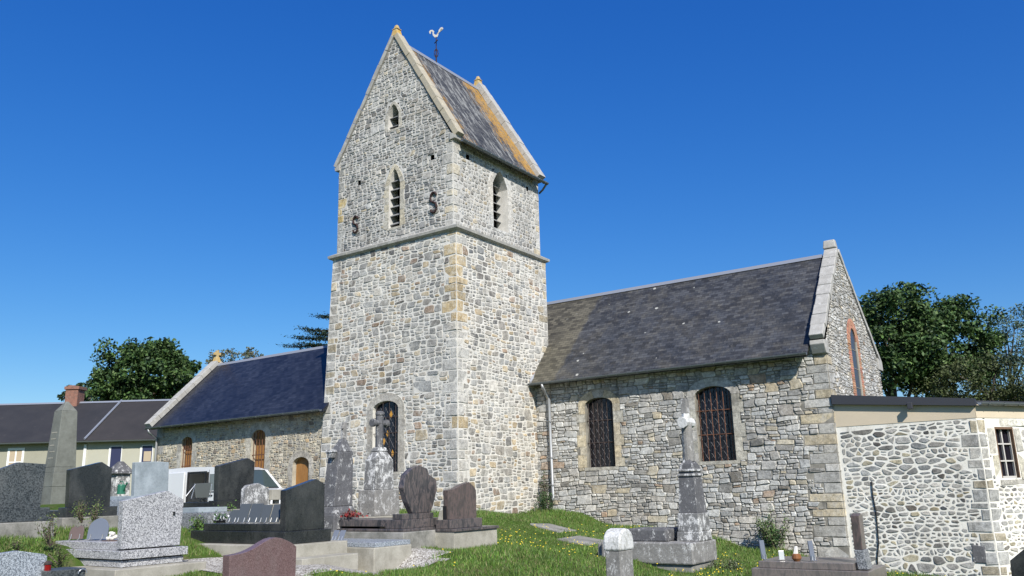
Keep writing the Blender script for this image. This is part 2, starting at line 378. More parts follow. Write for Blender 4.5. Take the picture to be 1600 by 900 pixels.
def sheet(name, xs, ys, m, dz=0, kind='structure', mask=None):
    X, Y = np.meshgrid(xs, ys); Z = gz(X, Y)+dz; n, k = len(xs), len(ys)
    v = np.stack([X, Y, Z], -1).reshape(-1, 3)
    f = [(j*n+i, j*n+i+1, (j+1)*n+i+1, (j+1)*n+i) for j in range(k-1) for i in range(n-1) if mask is None or mask(X[j, i], Y[j, i])]
    me = bpy.data.meshes.new(name); me.from_pydata(v.tolist(), [], f); me.materials.append(m)
    me.polygons.foreach_set('use_smooth', [True]*len(me.polygons)); o = bpy.data.objects.new(name, me); link(o, kind=kind); return o
def groundmat():
    m = mat('grass_ground', (.06, .10, .02), .95, spec=.1); g = N(m)
    c = g.mix(g.ramp(g.noise(1.3, 6, .7), [(.35, 0), (.65, 1)]), (.045, .085, .014), (.085, .125, .028))
    c = g.mix(g.ramp(g.noise(.9, 7, .8), [(.52, 0), (.62, .75)]), c, (.15, .125, .07))
    g.color(c); g.bump(g.noise(25, 5, .7), .8, .04); return m
M_GROUND = groundmat()
def gravelmat():
    m = mat('gravel', (.3, .28, .24), .95, spec=.1); g = N(m)
    v = g.voro(38, out='Color'); s_ = g.new('ShaderNodeSeparateColor'); g.L(v, s_.inputs[0])
    g.color(g.ramp(s_.outputs[0], [(0, (.14, .12, .10)), (.5, (.36, .34, .30)), (1, (.62, .60, .55))]))
    g.bump(g.voro(38), .9, .02); return m
M_GRAVEL = gravelmat()
near_x = np.arange(-36, 8.01, .3); near_y = np.arange(-4, 27, .3)
far = np.array([45, 70, 110, 200, 400, 900, 1800.])
xs = np.concatenate([-(far[::-1]), near_x, far-30+8]); ys = np.concatenate([-far[::-1][:-1]*.5, near_y, far-15])
xs = np.unique(xs); ys = np.unique(ys)
sheet('ground', xs, ys, M_GROUND)
def gravel_mask(x, y):
    return (-13.9 < x < -10.9 and 9.0 < y < 10.3 and x+y*.4 < -7.2) or (-12.6 < x < -10.7 and 10.0 < y < 12.9 and x < -11.0+.25*math.sin(y*3)) or (-12.1 < x < -11.2 and 12 < y < 13.4)
sheet('gravel_path', np.arange(-17, -9, .18), np.arange(8, 15, .18), M_GRAVEL, .012, mask=gravel_mask)
# ------------------------------------------------------------------ rubble masonry laid as real stones
def clip(poly, a, b, c):
    """keep a*u+b*v <= c"""
    out = []; n = len(poly)
    for i in range(n):
        p = poly[i]; q = poly[(i+1) % n]; dp = a*p[0]+b*p[1]-c; dq = a*q[0]+b*q[1]-c
        if dp <= 0: out.append(p)
        if dp*dq < 0:
            t = dp/(dp-dq); out.append((p[0]+t*(q[0]-p[0]), p[1]+t*(q[1]-p[1])))
    return out
def masonry(mb, outline, rects, to3, P, seed=0):
    """outline convex CCW in (u,v); rects = openings/blocks kept free; to3(u,v,d) -> world point (d outwards)
    P: h=(min,max) course height, w=(min,max) aspect, gap, relief, big, palette, rounded, k"""
    r = random.Random(seed)
    us = [p[0] for p in outline]; vs = [p[1] for p in outline]; u0, u1, v0, v1 = min(us), max(us), min(vs), max(vs)
    K = P.get('k', 1.7); seeds = []; bigs = []
    for _ in range(int((u1-u0)*(v1-v0)*P['big'])):
        s_ = r.uniform(.16, .28); bigs.append((r.uniform(u0, u1), r.uniform(v0, v1), s_))
    v = v0-.1
    while v < v1+.1:
        h = r.uniform(*P['h']); u = u0-.3
        ph = r.uniform(0, 6)
        while u < u1+.3:
            wd = h*r.uniform(*P['w'])
            if r.random() < .12: wd *= 1.6
            su = u+wd/2; sv = v+h/2+r.uniform(-1, 1)*P.get('jv', .22)*h+.03*math.sin(su*1.3+ph)
            if not any(abs(su-b[0]) < b[2]*1.15+wd/3 and abs(sv-b[1]) < b[2]*.62+h*.25 for b in bigs):
                if r.random() < .10 and wd > .22:   # two thin stones in place of one
                    seeds.append((su, sv+h*.27, (h*.22)**2)); seeds.append((su, sv-h*.27, (h*.22)**2))
                else: seeds.append((su, sv, (min(wd*.5, h*.5*K)*.62)**2*P.get('wt', 1)))
            u += wd
        v += h
    for b in bigs: seeds.append((b[0], b[1], (b[2]*.85)**2))
    if P.get('mode') == 'coursed': return coursed(mb, outline, rects, to3, P, r)
    cs = .35; grid = {}
    for i, s_ in enumerate(seeds): grid.setdefault((int(s_[0]//cs), int(s_[1]//cs)), []).append(i)
    ctr = (sum(us)/len(us), sum(vs)/len(vs))
    edges = []
    for i in range(len(outline)):
        p = outline[i]; q = outline[(i+1) % len(outline)]; a = q[1]-p[1]; b = -(q[0]-p[0]); l = math.hypot(a, b); a /= l; b /= l
        edges.append((a, b, a*p[0]+b*p[1]-.004))
    out = []
    for i, (su, sv, w_) in enumerate(seeds):
        if any(a*su+b*sv > c+.12 for a, b, c in edges): continue
        if any(q[0]+.02 < su < q[1]-.02 and q[2]+.02 < sv < q[3]-.02 for q in rects): continue
        gu, gv = int(su//cs), int(sv//cs); g = P['gap']*r.uniform(.55, 1.25)/2
        poly = [(su-.5, sv-.32), (su+.5, sv-.32), (su+.5, sv+.32), (su-.5, sv+.32)]
        nb = []
        for a in (-2, -1, 0, 1, 2):
            for b in (-1, 0, 1):
                nb += grid.get((gu+a, gv+b), ())
        nb = sorted(nb, key=lambda j: (seeds[j][0]-su)**2+(K*(seeds[j][1]-sv))**2)[:26]
        for j in nb:
            if j == i: continue
            tu, tv, tw = seeds[j]; a = 2*(tu-su); b = 2*K*K*(tv-sv)
            c = tu*tu-su*su+K*K*(tv*tv-sv*sv)+w_-tw
            poly = clip(poly, a, b, c-g*math.hypot(a, b))
            if len(poly) < 3: break
        if len(poly) < 3: continue
        for a, b, c in edges: poly = clip(poly, a, b, c) if poly else poly
        if len(poly) < 3: continue
        for q in rects:
            pu = [p[0] for p in poly]; pv = [p[1] for p in poly]
            if max(pu) <= q[0] or min(pu) >= q[1] or max(pv) <= q[2] or min(pv) >= q[3]: continue
            cu = sum(pu)/len(pu); cv = sum(pv)/len(pv)
            o = [(q[0]-cu, 0), (cu-q[1], 1), (q[2]-cv, 2), (cv-q[3], 3)]; o.sort(); e = o[-1][1]; gg = .008
            poly = clip(poly, *[(1, 0, q[0]-gg), (-1, 0, -q[1]-gg), (0, 1, q[2]-gg), (0, -1, -q[3]-gg)][e])
            if len(poly) < 3: break
        if len(poly) < 3: continue
        ar = .5*sum(poly[t][0]*poly[(t+1) % len(poly)][1]-poly[(t+1) % len(poly)][0]*poly[t][1] for t in range(len(poly)))
        if ar < .0006: continue
        out.append((poly, None))
    for poly, col in out: add_stone(mb, poly, to3, P, r, col)
def coursed(mb, outline, rects, to3, P, r):
    us = [p[0] for p in outline]; vs = [p[1] for p in outline]; u0, u1, v0, v1 = min(us), max(us), min(vs), max(vs)
    edges = []
    for i in range(len(outline)):
        p = outline[i]; q = outline[(i+1) % len(outline)]; a = q[1]-p[1]; b = -(q[0]-p[0]); l = math.hypot(a, b); a /= l; b /= l
        edges.append((a, b, a*p[0]+b*p[1]-.004))
    ph = [r.uniform(0, 6.28) for _ in range(6)]
    def wave(u, v): return .030*math.sin(u*1.1+ph[0]+v*2)+.018*math.sin(u*3.1+ph[1]+v*5)+.012*math.sin(u*7.3+ph[2]+v*11)
    def skew(u, v): return .03*math.sin(v*9+ph[3]+u*1.7)+.02*math.sin(v*23+ph[4])
    hmin, wmax = P['hs'], P['ws']
    def emit(a, b, c, d):
        g = P['gap']*r.uniform(.5, 1.3)/2; w_, h = b-a, d-c
        if w_ < .05 or h < .025: return
        j = lambda m: r.uniform(-.16, .16)*min(m, .14); s1, s2 = r.uniform(-.22, .22)*h, r.uniform(-.22, .22)*h
        pts = [(a+g-s1*.5, c+g+j(h)*.5), (a+w_*.5+j(w_), c+g-abs(j(h))*.2), (b-g-s2*.5, c+g+j(h)*.5), (b-g+j(h)*.3, (c+d)/2+j(h)), (b-g+s2*.5, d-g+j(h)*.5), (a+w_*.5+j(w_), d-g+abs(j(h))*.2), (a+g+s1*.5, d-g+j(h)*.5), (a+g+j(h)*.3, (c+d)/2+j(h))]
        poly = [(u+skew(u, v), v+wave(u, v)) for u, v in pts]
        for e in edges: poly = clip(poly, *e) if poly else poly
        if len(poly) < 3: return
        for q in rects:
            pu = [p[0] for p in poly]; pv = [p[1] for p in poly]
            if max(pu) <= q[0] or min(pu) >= q[1] or max(pv) <= q[2] or min(pv) >= q[3]: continue
            cu = sum(pu)/len(pu); cv = sum(pv)/len(pv)
            o = sorted([(q[0]-cu, 0), (cu-q[1], 1), (q[2]-cv, 2), (cv-q[3], 3)]); e = o[-1][1]; gg = .006
            poly = clip(poly, *[(1, 0, q[0]-gg), (-1, 0, -q[1]-gg), (0, 1, q[2]-gg), (0, -1, -q[3]-gg)][e])
            if len(poly) < 3: return
        ar = .5*sum(poly[t][0]*poly[(t+1) % len(poly)][1]-poly[(t+1) % len(poly)][0]*poly[t][1] for t in range(len(poly)))
        if ar > .0006: add_stone(mb, poly, to3, P, r)
    def split(a, b, c, d, dep=0):
        w_, h = b-a, d-c
        if w_ > wmax[1]*r.uniform(.7, 1.1) or w_ > h*r.uniform(2.6, 5.5):
            m = a+w_*r.uniform(.3, .7); split(a, m, c, d, dep+1); split(m, b, c, d, dep+1)
        elif h > hmin*1.7 and w_ < h*1.15:
            m = c+h*r.uniform(.35, .65); split(a, b, c, m, dep+1); split(a, b, m, d, dep+1)
        elif h > hmin*2 and r.random() < min(.93, (h-hmin)/P['hr']):
            m = c+h*r.uniform(.3, .7); split(a, b, c, m, dep+1); split(a, b, m, d, dep+1)
        elif w_ > wmax[0]*2 and r.random() < P.get('vs', .45):
            m = a+w_*r.uniform(.35, .65); split(a, m, c, d, dep+1); split(m, b, c, d, dep+1)
        else: emit(a, b, c, d)
    v = v0-.1
    while v < v1+.1:
        H = r.uniform(*P['H']); u = u0-.1-r.uniform(0, .4)
        while u < u1+.1:
            W_ = r.uniform(.5, 1.5); split(u, u+W_, v, v+H); u += W_
        v += H
def add_stone(mb, poly, to3, P, r, col=None, block=False):
    for _ in range(0 if block else P.get('round', 1)):
        q = []; n = len(poly)
        for t in range(n):
            a = poly[t]; b = poly[(t+1) % n]; ct = P.get('cut', .24)*r.uniform(.5, 1.5); ct = min(ct, .3); q.append((a[0]*(1-ct)+b[0]*ct, a[1]*(1-ct)+b[1]*ct)); q.append((a[0]*ct+b[0]*(1-ct), a[1]*ct+b[1]*(1-ct)))
        # drop nearly coincident points
        poly = [p for t, p in enumerate(q) if math.hypot(p[0]-q[t-1][0], p[1]-q[t-1][1]) > .006]
    n = len(poly)
    if n < 3: return
    cu = sum(p[0] for p in poly)/n; cv = sum(p[1] for p in poly)/n
    if not block: poly = [(cu+(p[0]-cu)*r.uniform(.93, 1.02), cv+(p[1]-cv)*r.uniform(.93, 1.02)) for p in poly]
    rel = P['relief']*r.uniform(.4, 1.25); tu, tv = r.uniform(-.06, .06), r.uniform(-.08, .08)
    if col is None:
        t = r.random(); acc = 0
        for wgt, base in P['palette']:
            acc += wgt
            if t < acc: break
        k = r.uniform(.78, 1.2); j = r.uniform(-.012, .012); col = (base[0]*k+j, base[1]*k, base[2]*k-j)
        col = tuple(max(.03, min(.75, c)) for c in col)
    inn = .012 if block else .018
    k = len(mb.v)
    size = math.sqrt(max(1e-4, (max(p[0] for p in poly)-min(p[0] for p in poly))*(max(p[1] for p in poly)-min(p[1] for p in poly))))
    s_ = max(.5, 1-2*inn/size)
    for p in poly: mb.v.append(tuple(to3(p[0], p[1], -.012)))
    for p in poly:
        q = (cu+(p[0]-cu)*(1-(1-s_)*.25), cv+(p[1]-cv)*(1-(1-s_)*.25)); mb.v.append(tuple(to3(q[0], q[1], rel*.6+(q[0]-cu)*tu+(q[1]-cv)*tv)))
    for p in poly:
        q = (cu+(p[0]-cu)*s_, cv+(p[1]-cv)*s_); mb.v.append(tuple(to3(q[0], q[1], rel+(q[0]-cu)*tu+(q[1]-cv)*tv)))
    mb.c += [col]*(3*n)
    for t in range(n):
        u = (t+1) % n
        mb.f.append((k+t, k+u, k+n+u, k+n+t)); mb.f.append((k+n+t, k+n+u, k+2*n+u, k+2*n+t)); mb.mi += [1, 1]
    mb.f.append(tuple(range(k+2*n, k+3*n))); mb.mi.append(1)
def backing(mb, outline, holes, to3, d=0.0, mi=0):
    """wall skin with rectangular holes; outline convex"""
    us = sorted(set([min(p[0] for p in outline), max(p[0] for p in outline)]+[h[0] for h in holes]+[h[1] for h in holes]))
    for a, b in zip(us[:-1], us[1:]):
        m = (a+b)/2; hs = sorted([(h[2], h[3]) for h in holes if h[0] < m < h[1]])
        strip = clip(clip(list(outline), 1, 0, b), -1, 0, -a)
        cuts = []; lo = -1e9
        for z0, z1 in hs: cuts.append((lo, z0)); lo = z1
        cuts.append((lo, 1e9))
        for z0, z1 in cuts:
            p = strip
            if z1 < 1e8: p = clip(p, 0, 1, z1)
            if z0 > -1e8 and p: p = clip(p, 0, -1, -z0)
            if len(p) >= 3: mb.poly([to3(u, v, d) for u, v in p], mi)
GREYS = (.27, .265, .25)
PAL_T = [(.34, (.37, .36, .335)), (.20, (.27, .265, .25)), (.22, (.45, .43, .385)), (.12, (.45, .37, .25)), (.07, (.16, .155, .15)), (.05, (.31, .23, .17))]
PAL_U = [(.42, (.32, .315, .30)), (.25, (.24, .235, .225)), (.23, (.40, .39, .365)), (.05, (.38, .33, .24)), (.05, (.15, .145, .14))]
PAL_C = [(.40, (.43, .425, .405)), (.34, (.52, .515, .49)), (.12, (.33, .325, .31)), (.07, (.47, .42, .32)), (.02, (.36, .27, .20)), (.04, (.22, .21, .19))]
PAL_N = [(.35, (.42, .38, .29)), (.25, (.32, .305, .27)), (.20, (.50, .45, .35)), (.10, (.23, .19, .15)), (.10, (.42, .32, .20))]
PAL_A = [(.42, (.33, .325, .305)), (.24, (.22, .22, .21)), (.18, (.43, .42, .39)), (.11, (.38, .34, .24)), (.05, (.11, .105, .10)), (.02, (.22, .14, .11))]
P_TOW = dict(mode='coursed', H=(.22, .52), hs=.085, hr=.50, ws=(.16, .52), vs=.22, h=(.08, .19), w=(1.1, 2.8), gap=.040, relief=.016, big=.25, palette=PAL_T, k=1.75, round=1, cut=.26)
P_UP = dict(mode='coursed', H=(.20, .40), hs=.072, hr=.34, ws=(.14, .42), vs=.28, h=(.07, .15), w=(1.2, 3.2), gap=.034, relief=.022, big=.05, palette=PAL_U, k=1.8, round=1, cut=.15)
P_UPR = dict(h=(.10, .19), w=(.9, 1.6), gap=.036, relief=.018, big=.1, palette=PAL_U, k=1.2, round=1)
P_CH = dict(mode='coursed', H=(.20, .42), hs=.055, hr=.30, ws=(.17, .70), vs=.3, h=(.06, .17), w=(1.5, 4.2), gap=.017, relief=.036, big=.25, palette=PAL_C, k=2.5, round=1, cut=.12)
P_NV = dict(mode='coursed', H=(.22, .42), hs=.06, hr=.26, ws=(.10, .36), h=(.08, .17), w=(1.0, 2.4), gap=.030, cut=.16, relief=.022, big=.05, palette=PAL_N, k=1.5, round=1)
P_AN = dict(h=(.05, .17), w=(1.0, 3.2), gap=.040, cut=.2, jv=.36, relief=.016, big=.22, palette=PAL_A, k=1.8, round=1, wt=1.0)
def steprects(cx, zs, zt, hw_out, n=5):
    """rectangles following an arch top (outer)"""
    R_ = []
    for i in range(n):
        z0 = zs+(zt-zs)*i/n; z1 = zs+(zt-zs)*(i+1)/n; f = math.sqrt(max(0, 1-(((z0+z1)/2-zs)/(zt-zs))**2)); R_.append((cx-hw_out*f, cx+hw_out*f, z0, z1))
    return R_
def arch_pts(cx, zs, zt, hw, n=10, pointed=False):
    pts = []
    for i in range(n+1):
        t = math.pi*(1-i/n)
        if pointed:
            s_ = abs(math.cos(t)); z = zs+(zt-zs)*math.sqrt(max(0, 1-s_**1.7)) if s_ < 1 else zs
            z = zs+(zt-zs)*(1-s_**1.6)
        else: z = zs+(zt-zs)*math.sin(t)
        pts.append((cx+hw*math.cos(t), z))
    return pts
def surround(name, parent, to3, cx, z0, zs, zt, hw, bw, depth, mats, pointed=False, sill=.10, r=None, proud=.012, jit=.07, bc=None, mats3=None):
    """dressed stone frame of separate blocks; returns exclusion rects"""
    r = r or rnd; mb = MB(); ex = []
    bc = bc or [(.46, .42, .34)]
    def block(poly, shr=.005):
        cu = sum(p[0] for p in poly)/len(poly); cv = sum(p[1] for p in poly)/len(poly)
        k = r.uniform(.88, 1.1); b0 = bc[r.randrange(len(bc))]; col = tuple(c*k for c in b0)
        q = []
        for p in poly:
            l = math.hypot(p[0]-cu, p[1]-cv); q.append((cu+(p[0]-cu)*(1-shr/l), cv+(p[1]-cv)*(1-shr/l)))
        mb.solid([to3(a, b, -depth) for a, b in q], [to3(a, b, proud) for a, b in q], 1, col)
        mb.solid([to3(a, b, -depth-.002) for a, b in poly], [to3(a, b, proud-.009) for a, b in poly], 0)
    for sgn in (-1, 1):
        z = z0; k = 0
        while z < zs-.02:
            h = min(r.uniform(.24, .42), zs-z)
            if zs-z-h < .14: h = zs-z
            b = bw+(jit if (k % 2 == 0) else -jit*.4)+r.uniform(-.02, .02)
            xi = cx+sgn*hw; xo = cx+sgn*(hw+b)
            block([(min(xi, xo), z), (max(xi, xo), z), (max(xi, xo), z+h), (min(xi, xo), z+h)])
            ex.append((min(xi, xo), max(xi, xo), z-.001, z+h)); z += h; k += 1
    inner = arch_pts(cx, zs, zt, hw, 10, pointed); outer = arch_pts(cx, zs, zt+bw, hw+bw, 10, pointed)
    step = 2
    for i in range(0, 10, step):
        block(inner[i:i+step+1]+outer[i:i+step+1][::-1])
    ex += steprects(cx, zs, zt+bw, hw+bw); ex.append((cx-hw, cx+hw, z0, zs))
    if sill:
        block([(cx-hw-bw*.4, z0-sill), (cx+hw+bw*.4, z0-sill), (cx+hw+bw*.4, z0), (cx-hw-bw*.4, z0)]); ex.append((cx-hw-bw*.4, cx+hw+bw*.4, z0-sill, z0))
    o = mb.build(name, mats3 or [mats[0], M_DSTONE], parent)
    return o, ex
M_DSTONE = stone_mat('block_stone', .35, (.66, .65, .60))
def fill_poly(cx, z0, zs, zt, hw, pointed=False):
    return [(cx-hw, z0), (cx+hw, z0)]+arch_pts(cx, zs, zt, hw, 10, pointed)[::-1][0:]
def grille(parent, to3, cx, z0, zs, zt, hw, m, nv, zh, d=-.03, rb=.011):
    mb = MB()
    for i in range(nv):
        x = cx-hw+2*hw*(i+.5)/nv; ztop = zs+(zt-zs)*math.sqrt(max(0, 1-((x-cx)/hw)**2))
        mb.tube([to3(x, z0, d), to3(x, ztop, d)], rb, 6)
    for z in zh: mb.tube([to3(cx-hw, z, d-.012), to3(cx+hw, z, d-.012)], rb*1.1, 6)
    return mb.build('window_grille', m, parent)
def pane(parent, to3, cx, z0, zs, zt, hw, d=-.22, lattice=True, amber=False):
    mb = MB(); p = [(cx-hw-.02, z0-.02), (cx+hw+.02, z0-.02), (cx+hw+.02, zs)]+[q for q in arch_pts(cx, zs, zt+.02, hw+.02, 10)[::-1]]+[(cx-hw-.02, zs)]
    mb.poly([to3(a, b, d) for a, b in p])
    o = mb.build('window_pane', M_GLASS, parent)
    if lattice:
        mb = MB(); s_ = .21; k = -20
        L_ = []
        while k < 20:
            for sg in (1, -1):
                # line z - z0 = sg*1.6*(x-cx) + k*s*1.6
                a = None
                prev = None
                for t in range(25):
                    x = cx-hw+2*hw*t/24; z = z0+sg*1.6*(x-cx)+k*s_*1.0
                    zt_ = zs+(zt-zs)*math.sqrt(max(0, 1-((x-cx)/hw)**2)); ok = z0 < z < zt_
                    if ok and a is None: a = (x, z)
                    if ok: prev = (x, z)
                    if (not ok or t == 24) and a is not None:
                        if prev != a: mb.tube([to3(a[0], a[1], d+.015), to3(prev[0], prev[1], d+.015)], .0045, 4)
                        a = None
            k += 1.6
        mb.build('leaded_lattice', M_WIRE, parent)
    if amber:
        for (x, z) in amber:
            mb = MB(); mb.poly([to3(x-.07, z, d+.006), to3(x, z-.13, d+.006), to3(x+.07, z, d+.006), to3(x, z+.13, d+.006)])
            mb.build('stained_glass', M_AMBER, parent, fix=False)
    return o
# ------------------------------------------------------------------ THE CHURCH
church = thing('church', 'old rubble stone village church with a gabled tower and slate roofs', 'church', (-15.8, 22, -.7))
def on_front(y0): return lambda u, v, d: (u, y0-d, v)
def on_right(x0): return lambda u, v, d: (x0+d, u, v)
def quoins(u_edge, z0, z1, sgn, seed, cols, hmin=.22, hmax=.40, wl=(.42, .62), ws=(.24, .34), flip=0):
    """block rects stacked at a wall's edge. sgn=-1: wall lies on the -u side of the edge"""
    r = random.Random(seed); out = []; z = z0; k = flip
    while z < z1-.05:
        h = min(r.uniform(hmin, hmax), z1-z); ww = r.uniform(*(wl if k % 2 == 0 else ws))
        a, b = (u_edge-ww, u_edge) if sgn < 0 else (u_edge, u_edge+ww)
        out.append(((a, b, z, z+h), cols(r, z))); z += h; k += 1
    return out
def put_blocks(mb, blocks, to3, P, seed=1):
    r = random.Random(seed); J = lambda: r.uniform(0, P['gap']*.7)
    for (a, b, z0, z1), col in blocks:
        g = .006; add_stone(mb, [(a+g+J(), z0+g+J()), (b-g-J(), z0+g+J()), (b-g-J(), z1-g-J()), (a+g+J(), z1-g-J())], to3, dict(P, relief=.016), r, col, True)
def sc3(k, c): return tuple(v*k for v in c)
def qcol_t(r, z):
    t = r.random(); p = .75 if z > 4.8 else .35
    b = (.47, .37, .22) if t < p else (.44, .43, .40); k = r.uniform(.85, 1.12); return tuple(c*k for c in b)
def qcol_g(r, z): k = r.uniform(.8, 1.15); b = (.42, .41, .38) if r.random() < .75 else (.44, .38, .27); return tuple(c*k for c in b)
XT0, XT1, YT0, YT1 = -21.5, -15.83, 19.68, 24.92          # lower stage
XU0, XU1, YU0, YU1 = -21.38, -16.0, 19.76, 24.86          # upper stage
# --- lower stage, front
tf = on_front(YT0); tr = on_right(XT1)
fw = dict(cx=-18.83, z0=.62, zs=2.62, zt=2.88, hw=.56)
surr, exf = surround('window_surround', church, tf, fw['cx'], fw['z0'], fw['zs'], fw['zt'], fw['hw'], .27, .35, [M_MORT_T], jit=.02, bc=[(.40, .38, .34), (.44, .42, .37)])
mb = MB()
outl = [(-21.95, -1.2), (XT1, -1.2), (XT1, 8.2), (-21.48, 8.2)]
qf = quoins(XT1, -1.0, 8.18, -1, 3, qcol_t)
qfl = []
r_ = random.Random(5); z = -.9
while z < 8.1:
    h = min(r_.uniform(.2, .36), 8.18-z); ue = -21.95+.47*(z+h/2+1.2)/9.4; qfl.append(((ue, ue+r_.uniform(.25, .5), z, z+h), qcol_g(r_, z))); z += h
big = [((-16.75, -16.05, 3.05, 3.62), (.33, .33, .32)), ((-17.65, -16.85, 3.02, 3.38), (.34, .34, .33)), ((-16.45, -15.99, 1.95, 2.3), (.46, .38, .25)), ((-17.0, -16.3, .72, 1.2), (.36, .36, .35)), ((-17.0, -16.4, -.3, .45), (.34, .34, .33))]
big = [b for b in big if b[0][1] < -16.5+.1]
backing(mb, outl, [(fw['cx']-fw['hw'], fw['cx']+fw['hw'], fw['z0'], fw['zt'])], tf)
masonry(mb, outl, exf+[b[0] for b in qf+qfl+big], tf, P_TOW, 21)
put_blocks(mb, qf+qfl+big, tf, P_TOW)
# lower stage, right
outr = [(YT0, -1.2), (YT1, -1.2), (YT1, 8.2), (YT0, 8.2)]
qr = [((YT0, YT0+(random.Random(i).uniform(.22, .34) if i % 2 == 0 else random.Random(i).uniform(.42, .6)), a[2], a[3]), tuple(c*1.03 for c in col)) for i, (a, col) in enumerate(qf)]
qr2 = quoins(YT1, 3.5, 8.18, -1, 9, qcol_g)
backing(mb, outr, [], tr)
masonry(mb, outr, [b[0] for b in qr+qr2], tr, P_TOW, 22)
put_blocks(mb, qr+qr2, tr, P_TOW)
# unseen flanks and back
mb.poly([(-21.95, YT0, -1.2), (-21.95, YT1, -1.2), (-21.48, YT1, 8.2), (-21.48, YT0, 8.2)]); mb.poly([(-21.95, YT1, -1.2), (XT1, YT1, -1.2), (XT1, YT1, 8.2), (-21.48, YT1, 8.2)])
lower = mb.build('tower_lower_wall', [M_MORT_T, M_STONE], church, fix=False)
wt = lambda u, v, d: tf(u, v, d)
pane(surr, tf, fw['cx'], fw['z0'], fw['zs'], fw['zt'], fw['hw'], d=-.15, amber=[(-18.72, 2.45), (-18.86, 1.83), (-19.02, 1.6), (-18.64, 1.2)])
grille(surr, tf, fw['cx'], fw['z0'], fw['zs'], fw['zt'], fw['hw'], M_IRON, 4, [1.2, 1.85, 2.35])
# --- upper stage
uf = on_front(YU0); ur = on_right(XU1)
GA = (-18.66, 16.0)
outu = [(XU0, 8.3), (XU1, 8.3), (XU1, 11.42), GA, (XU0, 11.75)]
lw = dict(cx=-18.60, z0=8.78, zs=10.35, zt=10.9, hw=.26)
uw = dict(cx=-18.68, z0=12.42, zs=12.98, zt=13.36, hw=.25)
s1, e1 = surround('belfry_surround', church, uf, lw['cx'], lw['z0'], lw['zs'], lw['zt'], lw['hw'], .20, .45, [M_MORT_U], True, .08, jit=.03, bc=[(.52, .47, .36), (.48, .45, .38)])
s2, e2 = surround('belfry_surround', church, uf, uw['cx'], uw['z0'], uw['zs'], uw['zt'], uw['hw'], .13, .45, [M_MORT_U], True, .07, jit=.02, bc=[(.50, .47, .40)])
rw = dict(cx=22.38, z0=8.78, zs=10.4, zt=10.95, hw=.44)
s3, e3 = surround('belfry_surround', church, ur, rw['cx'], rw['z0'], rw['zs'], rw['zt'], rw['hw'], .24, .75, [M_MORT_U], True, .09, jit=.03, bc=[(.52, .51, .48)])
put = [(-16.96, -16.80, 10.78, 10.96), (-20.38, -20.24, 10.7, 10.88), ]
putr = [(20.45, 20.63, 10.82, 11.0), (24.04, 24.17, 10.72, 10.9)]
mb = MB()
qu = quoins(XU1, 8.3, 11.4, -1, 31, lambda r, z: sc3(r.uniform(.9, 1.1), ((.47, .42, .32) if r.random() < .5 else (.42, .41, .38))), wl=(.3, .42), ws=(.2, .28))
qul = quoins(XU0, 8.3, 11.5, 1, 32, lambda r, z: sc3(r.uniform(.8, 1.1), ((.44, .34, .16) if (9.2 < z < 10.2) else (.36, .36, .34))), wl=(.3, .5), ws=(.22, .3))
backing(mb, outu, [(lw['cx']-lw['hw'], lw['cx']+lw['hw'], lw['z0'], lw['zt']), (uw['cx']-uw['hw'], uw['cx']+uw['hw'], uw['z0'], uw['zt'])]+put, uf)
masonry(mb, outu, e1+e2+put+[b[0] for b in qu+qul], uf, P_UP, 33); put_blocks(mb, qu+qul, uf, P_UP)
outur = [(YU0, 8.3), (YU1, 8.3), (YU1, 11.5), (YU0, 11.5)]
qur = [((YU0, YU0+(.22 if i % 2 == 0 else .36), a[2], a[3]), col) for i, (a, col) in enumerate(qu)]
qur2 = quoins(YU1, 8.3, 11.4, -1, 34, qcol_g, wl=(.35, .5), ws=(.22, .3))
backing(mb, outur, [(rw['cx']-rw['hw'], rw['cx']+rw['hw'], rw['z0'], rw['zt'])]+putr, ur)
masonry(mb, outur, e3+putr+[b[0] for b in qur+qur2], ur, P_UPR, 35); put_blocks(mb, qur+qur2, ur, P_UPR)
mb.poly([(XU0, YU0, 8.3), (XU0, YU1, 8.3), (XU0, YU1, 11.75), (XU0, YU0, 11.75)])
mb.poly([(XU0, YU1, 8.3), (XU1, YU1, 8.3), (XU1, YU1, 11.42), (GA[0], YU1, GA[1]), (XU0, YU1, 11.75)])
upper = mb.build('tower_upper_wall', [M_MORT_U, M_STONE], church, fix=False)
# near-black block standing in for darkness inside the belfry; putlog holes coloured near-black
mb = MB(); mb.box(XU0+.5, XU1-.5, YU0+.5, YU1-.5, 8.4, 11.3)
mb.build('belfry_dark_fill', M_VOID, church)
for (a, b, z0, z1), t3 in [(p, uf) for p in put]+[(p, ur) for p in putr]:
    mb = MB(); q = [(a, z0), (b, z0), (b, z1), (a, z1)]
    for i in range(4):
        p, s_ = q[i], q[(i+1) % 4]; mb.poly([t3(*p, 0), t3(*s_, 0), t3(*s_, -.3), t3(*p, -.3)])
    mb.poly([t3(*p, -.3) for p in q]); mb.build('putlog_hole', M_VOID, upper, fix=False)
def louvres(parent, t3, w_, n, d0=-.07):
    for i in range(n):
        z = w_['z0']+.12+(w_['zt']-w_['z0']-.25)*(i)/n
        f = 1.0 if z < w_['zs'] else max(.3, 1-((z-w_['zs'])/(w_['zt']-w_['zs']))**1.0*.8); hw = w_['hw']*f
        mb = MB(); cx = w_['cx']
        a = [t3(cx-hw, z, d0), t3(cx+hw, z, d0), t3(cx+hw, z+.15, d0-.24), t3(cx-hw, z+.15, d0-.24)]
        b = [tuple(Vector(p)+Vector((0, 0, .025))) for p in a]; mb.solid(a, b); mb.build('louvre', M_LOUV, parent)
M_LOUV = concrete('louvre_slate', (.30, .30, .29), (.20, .20, .20))
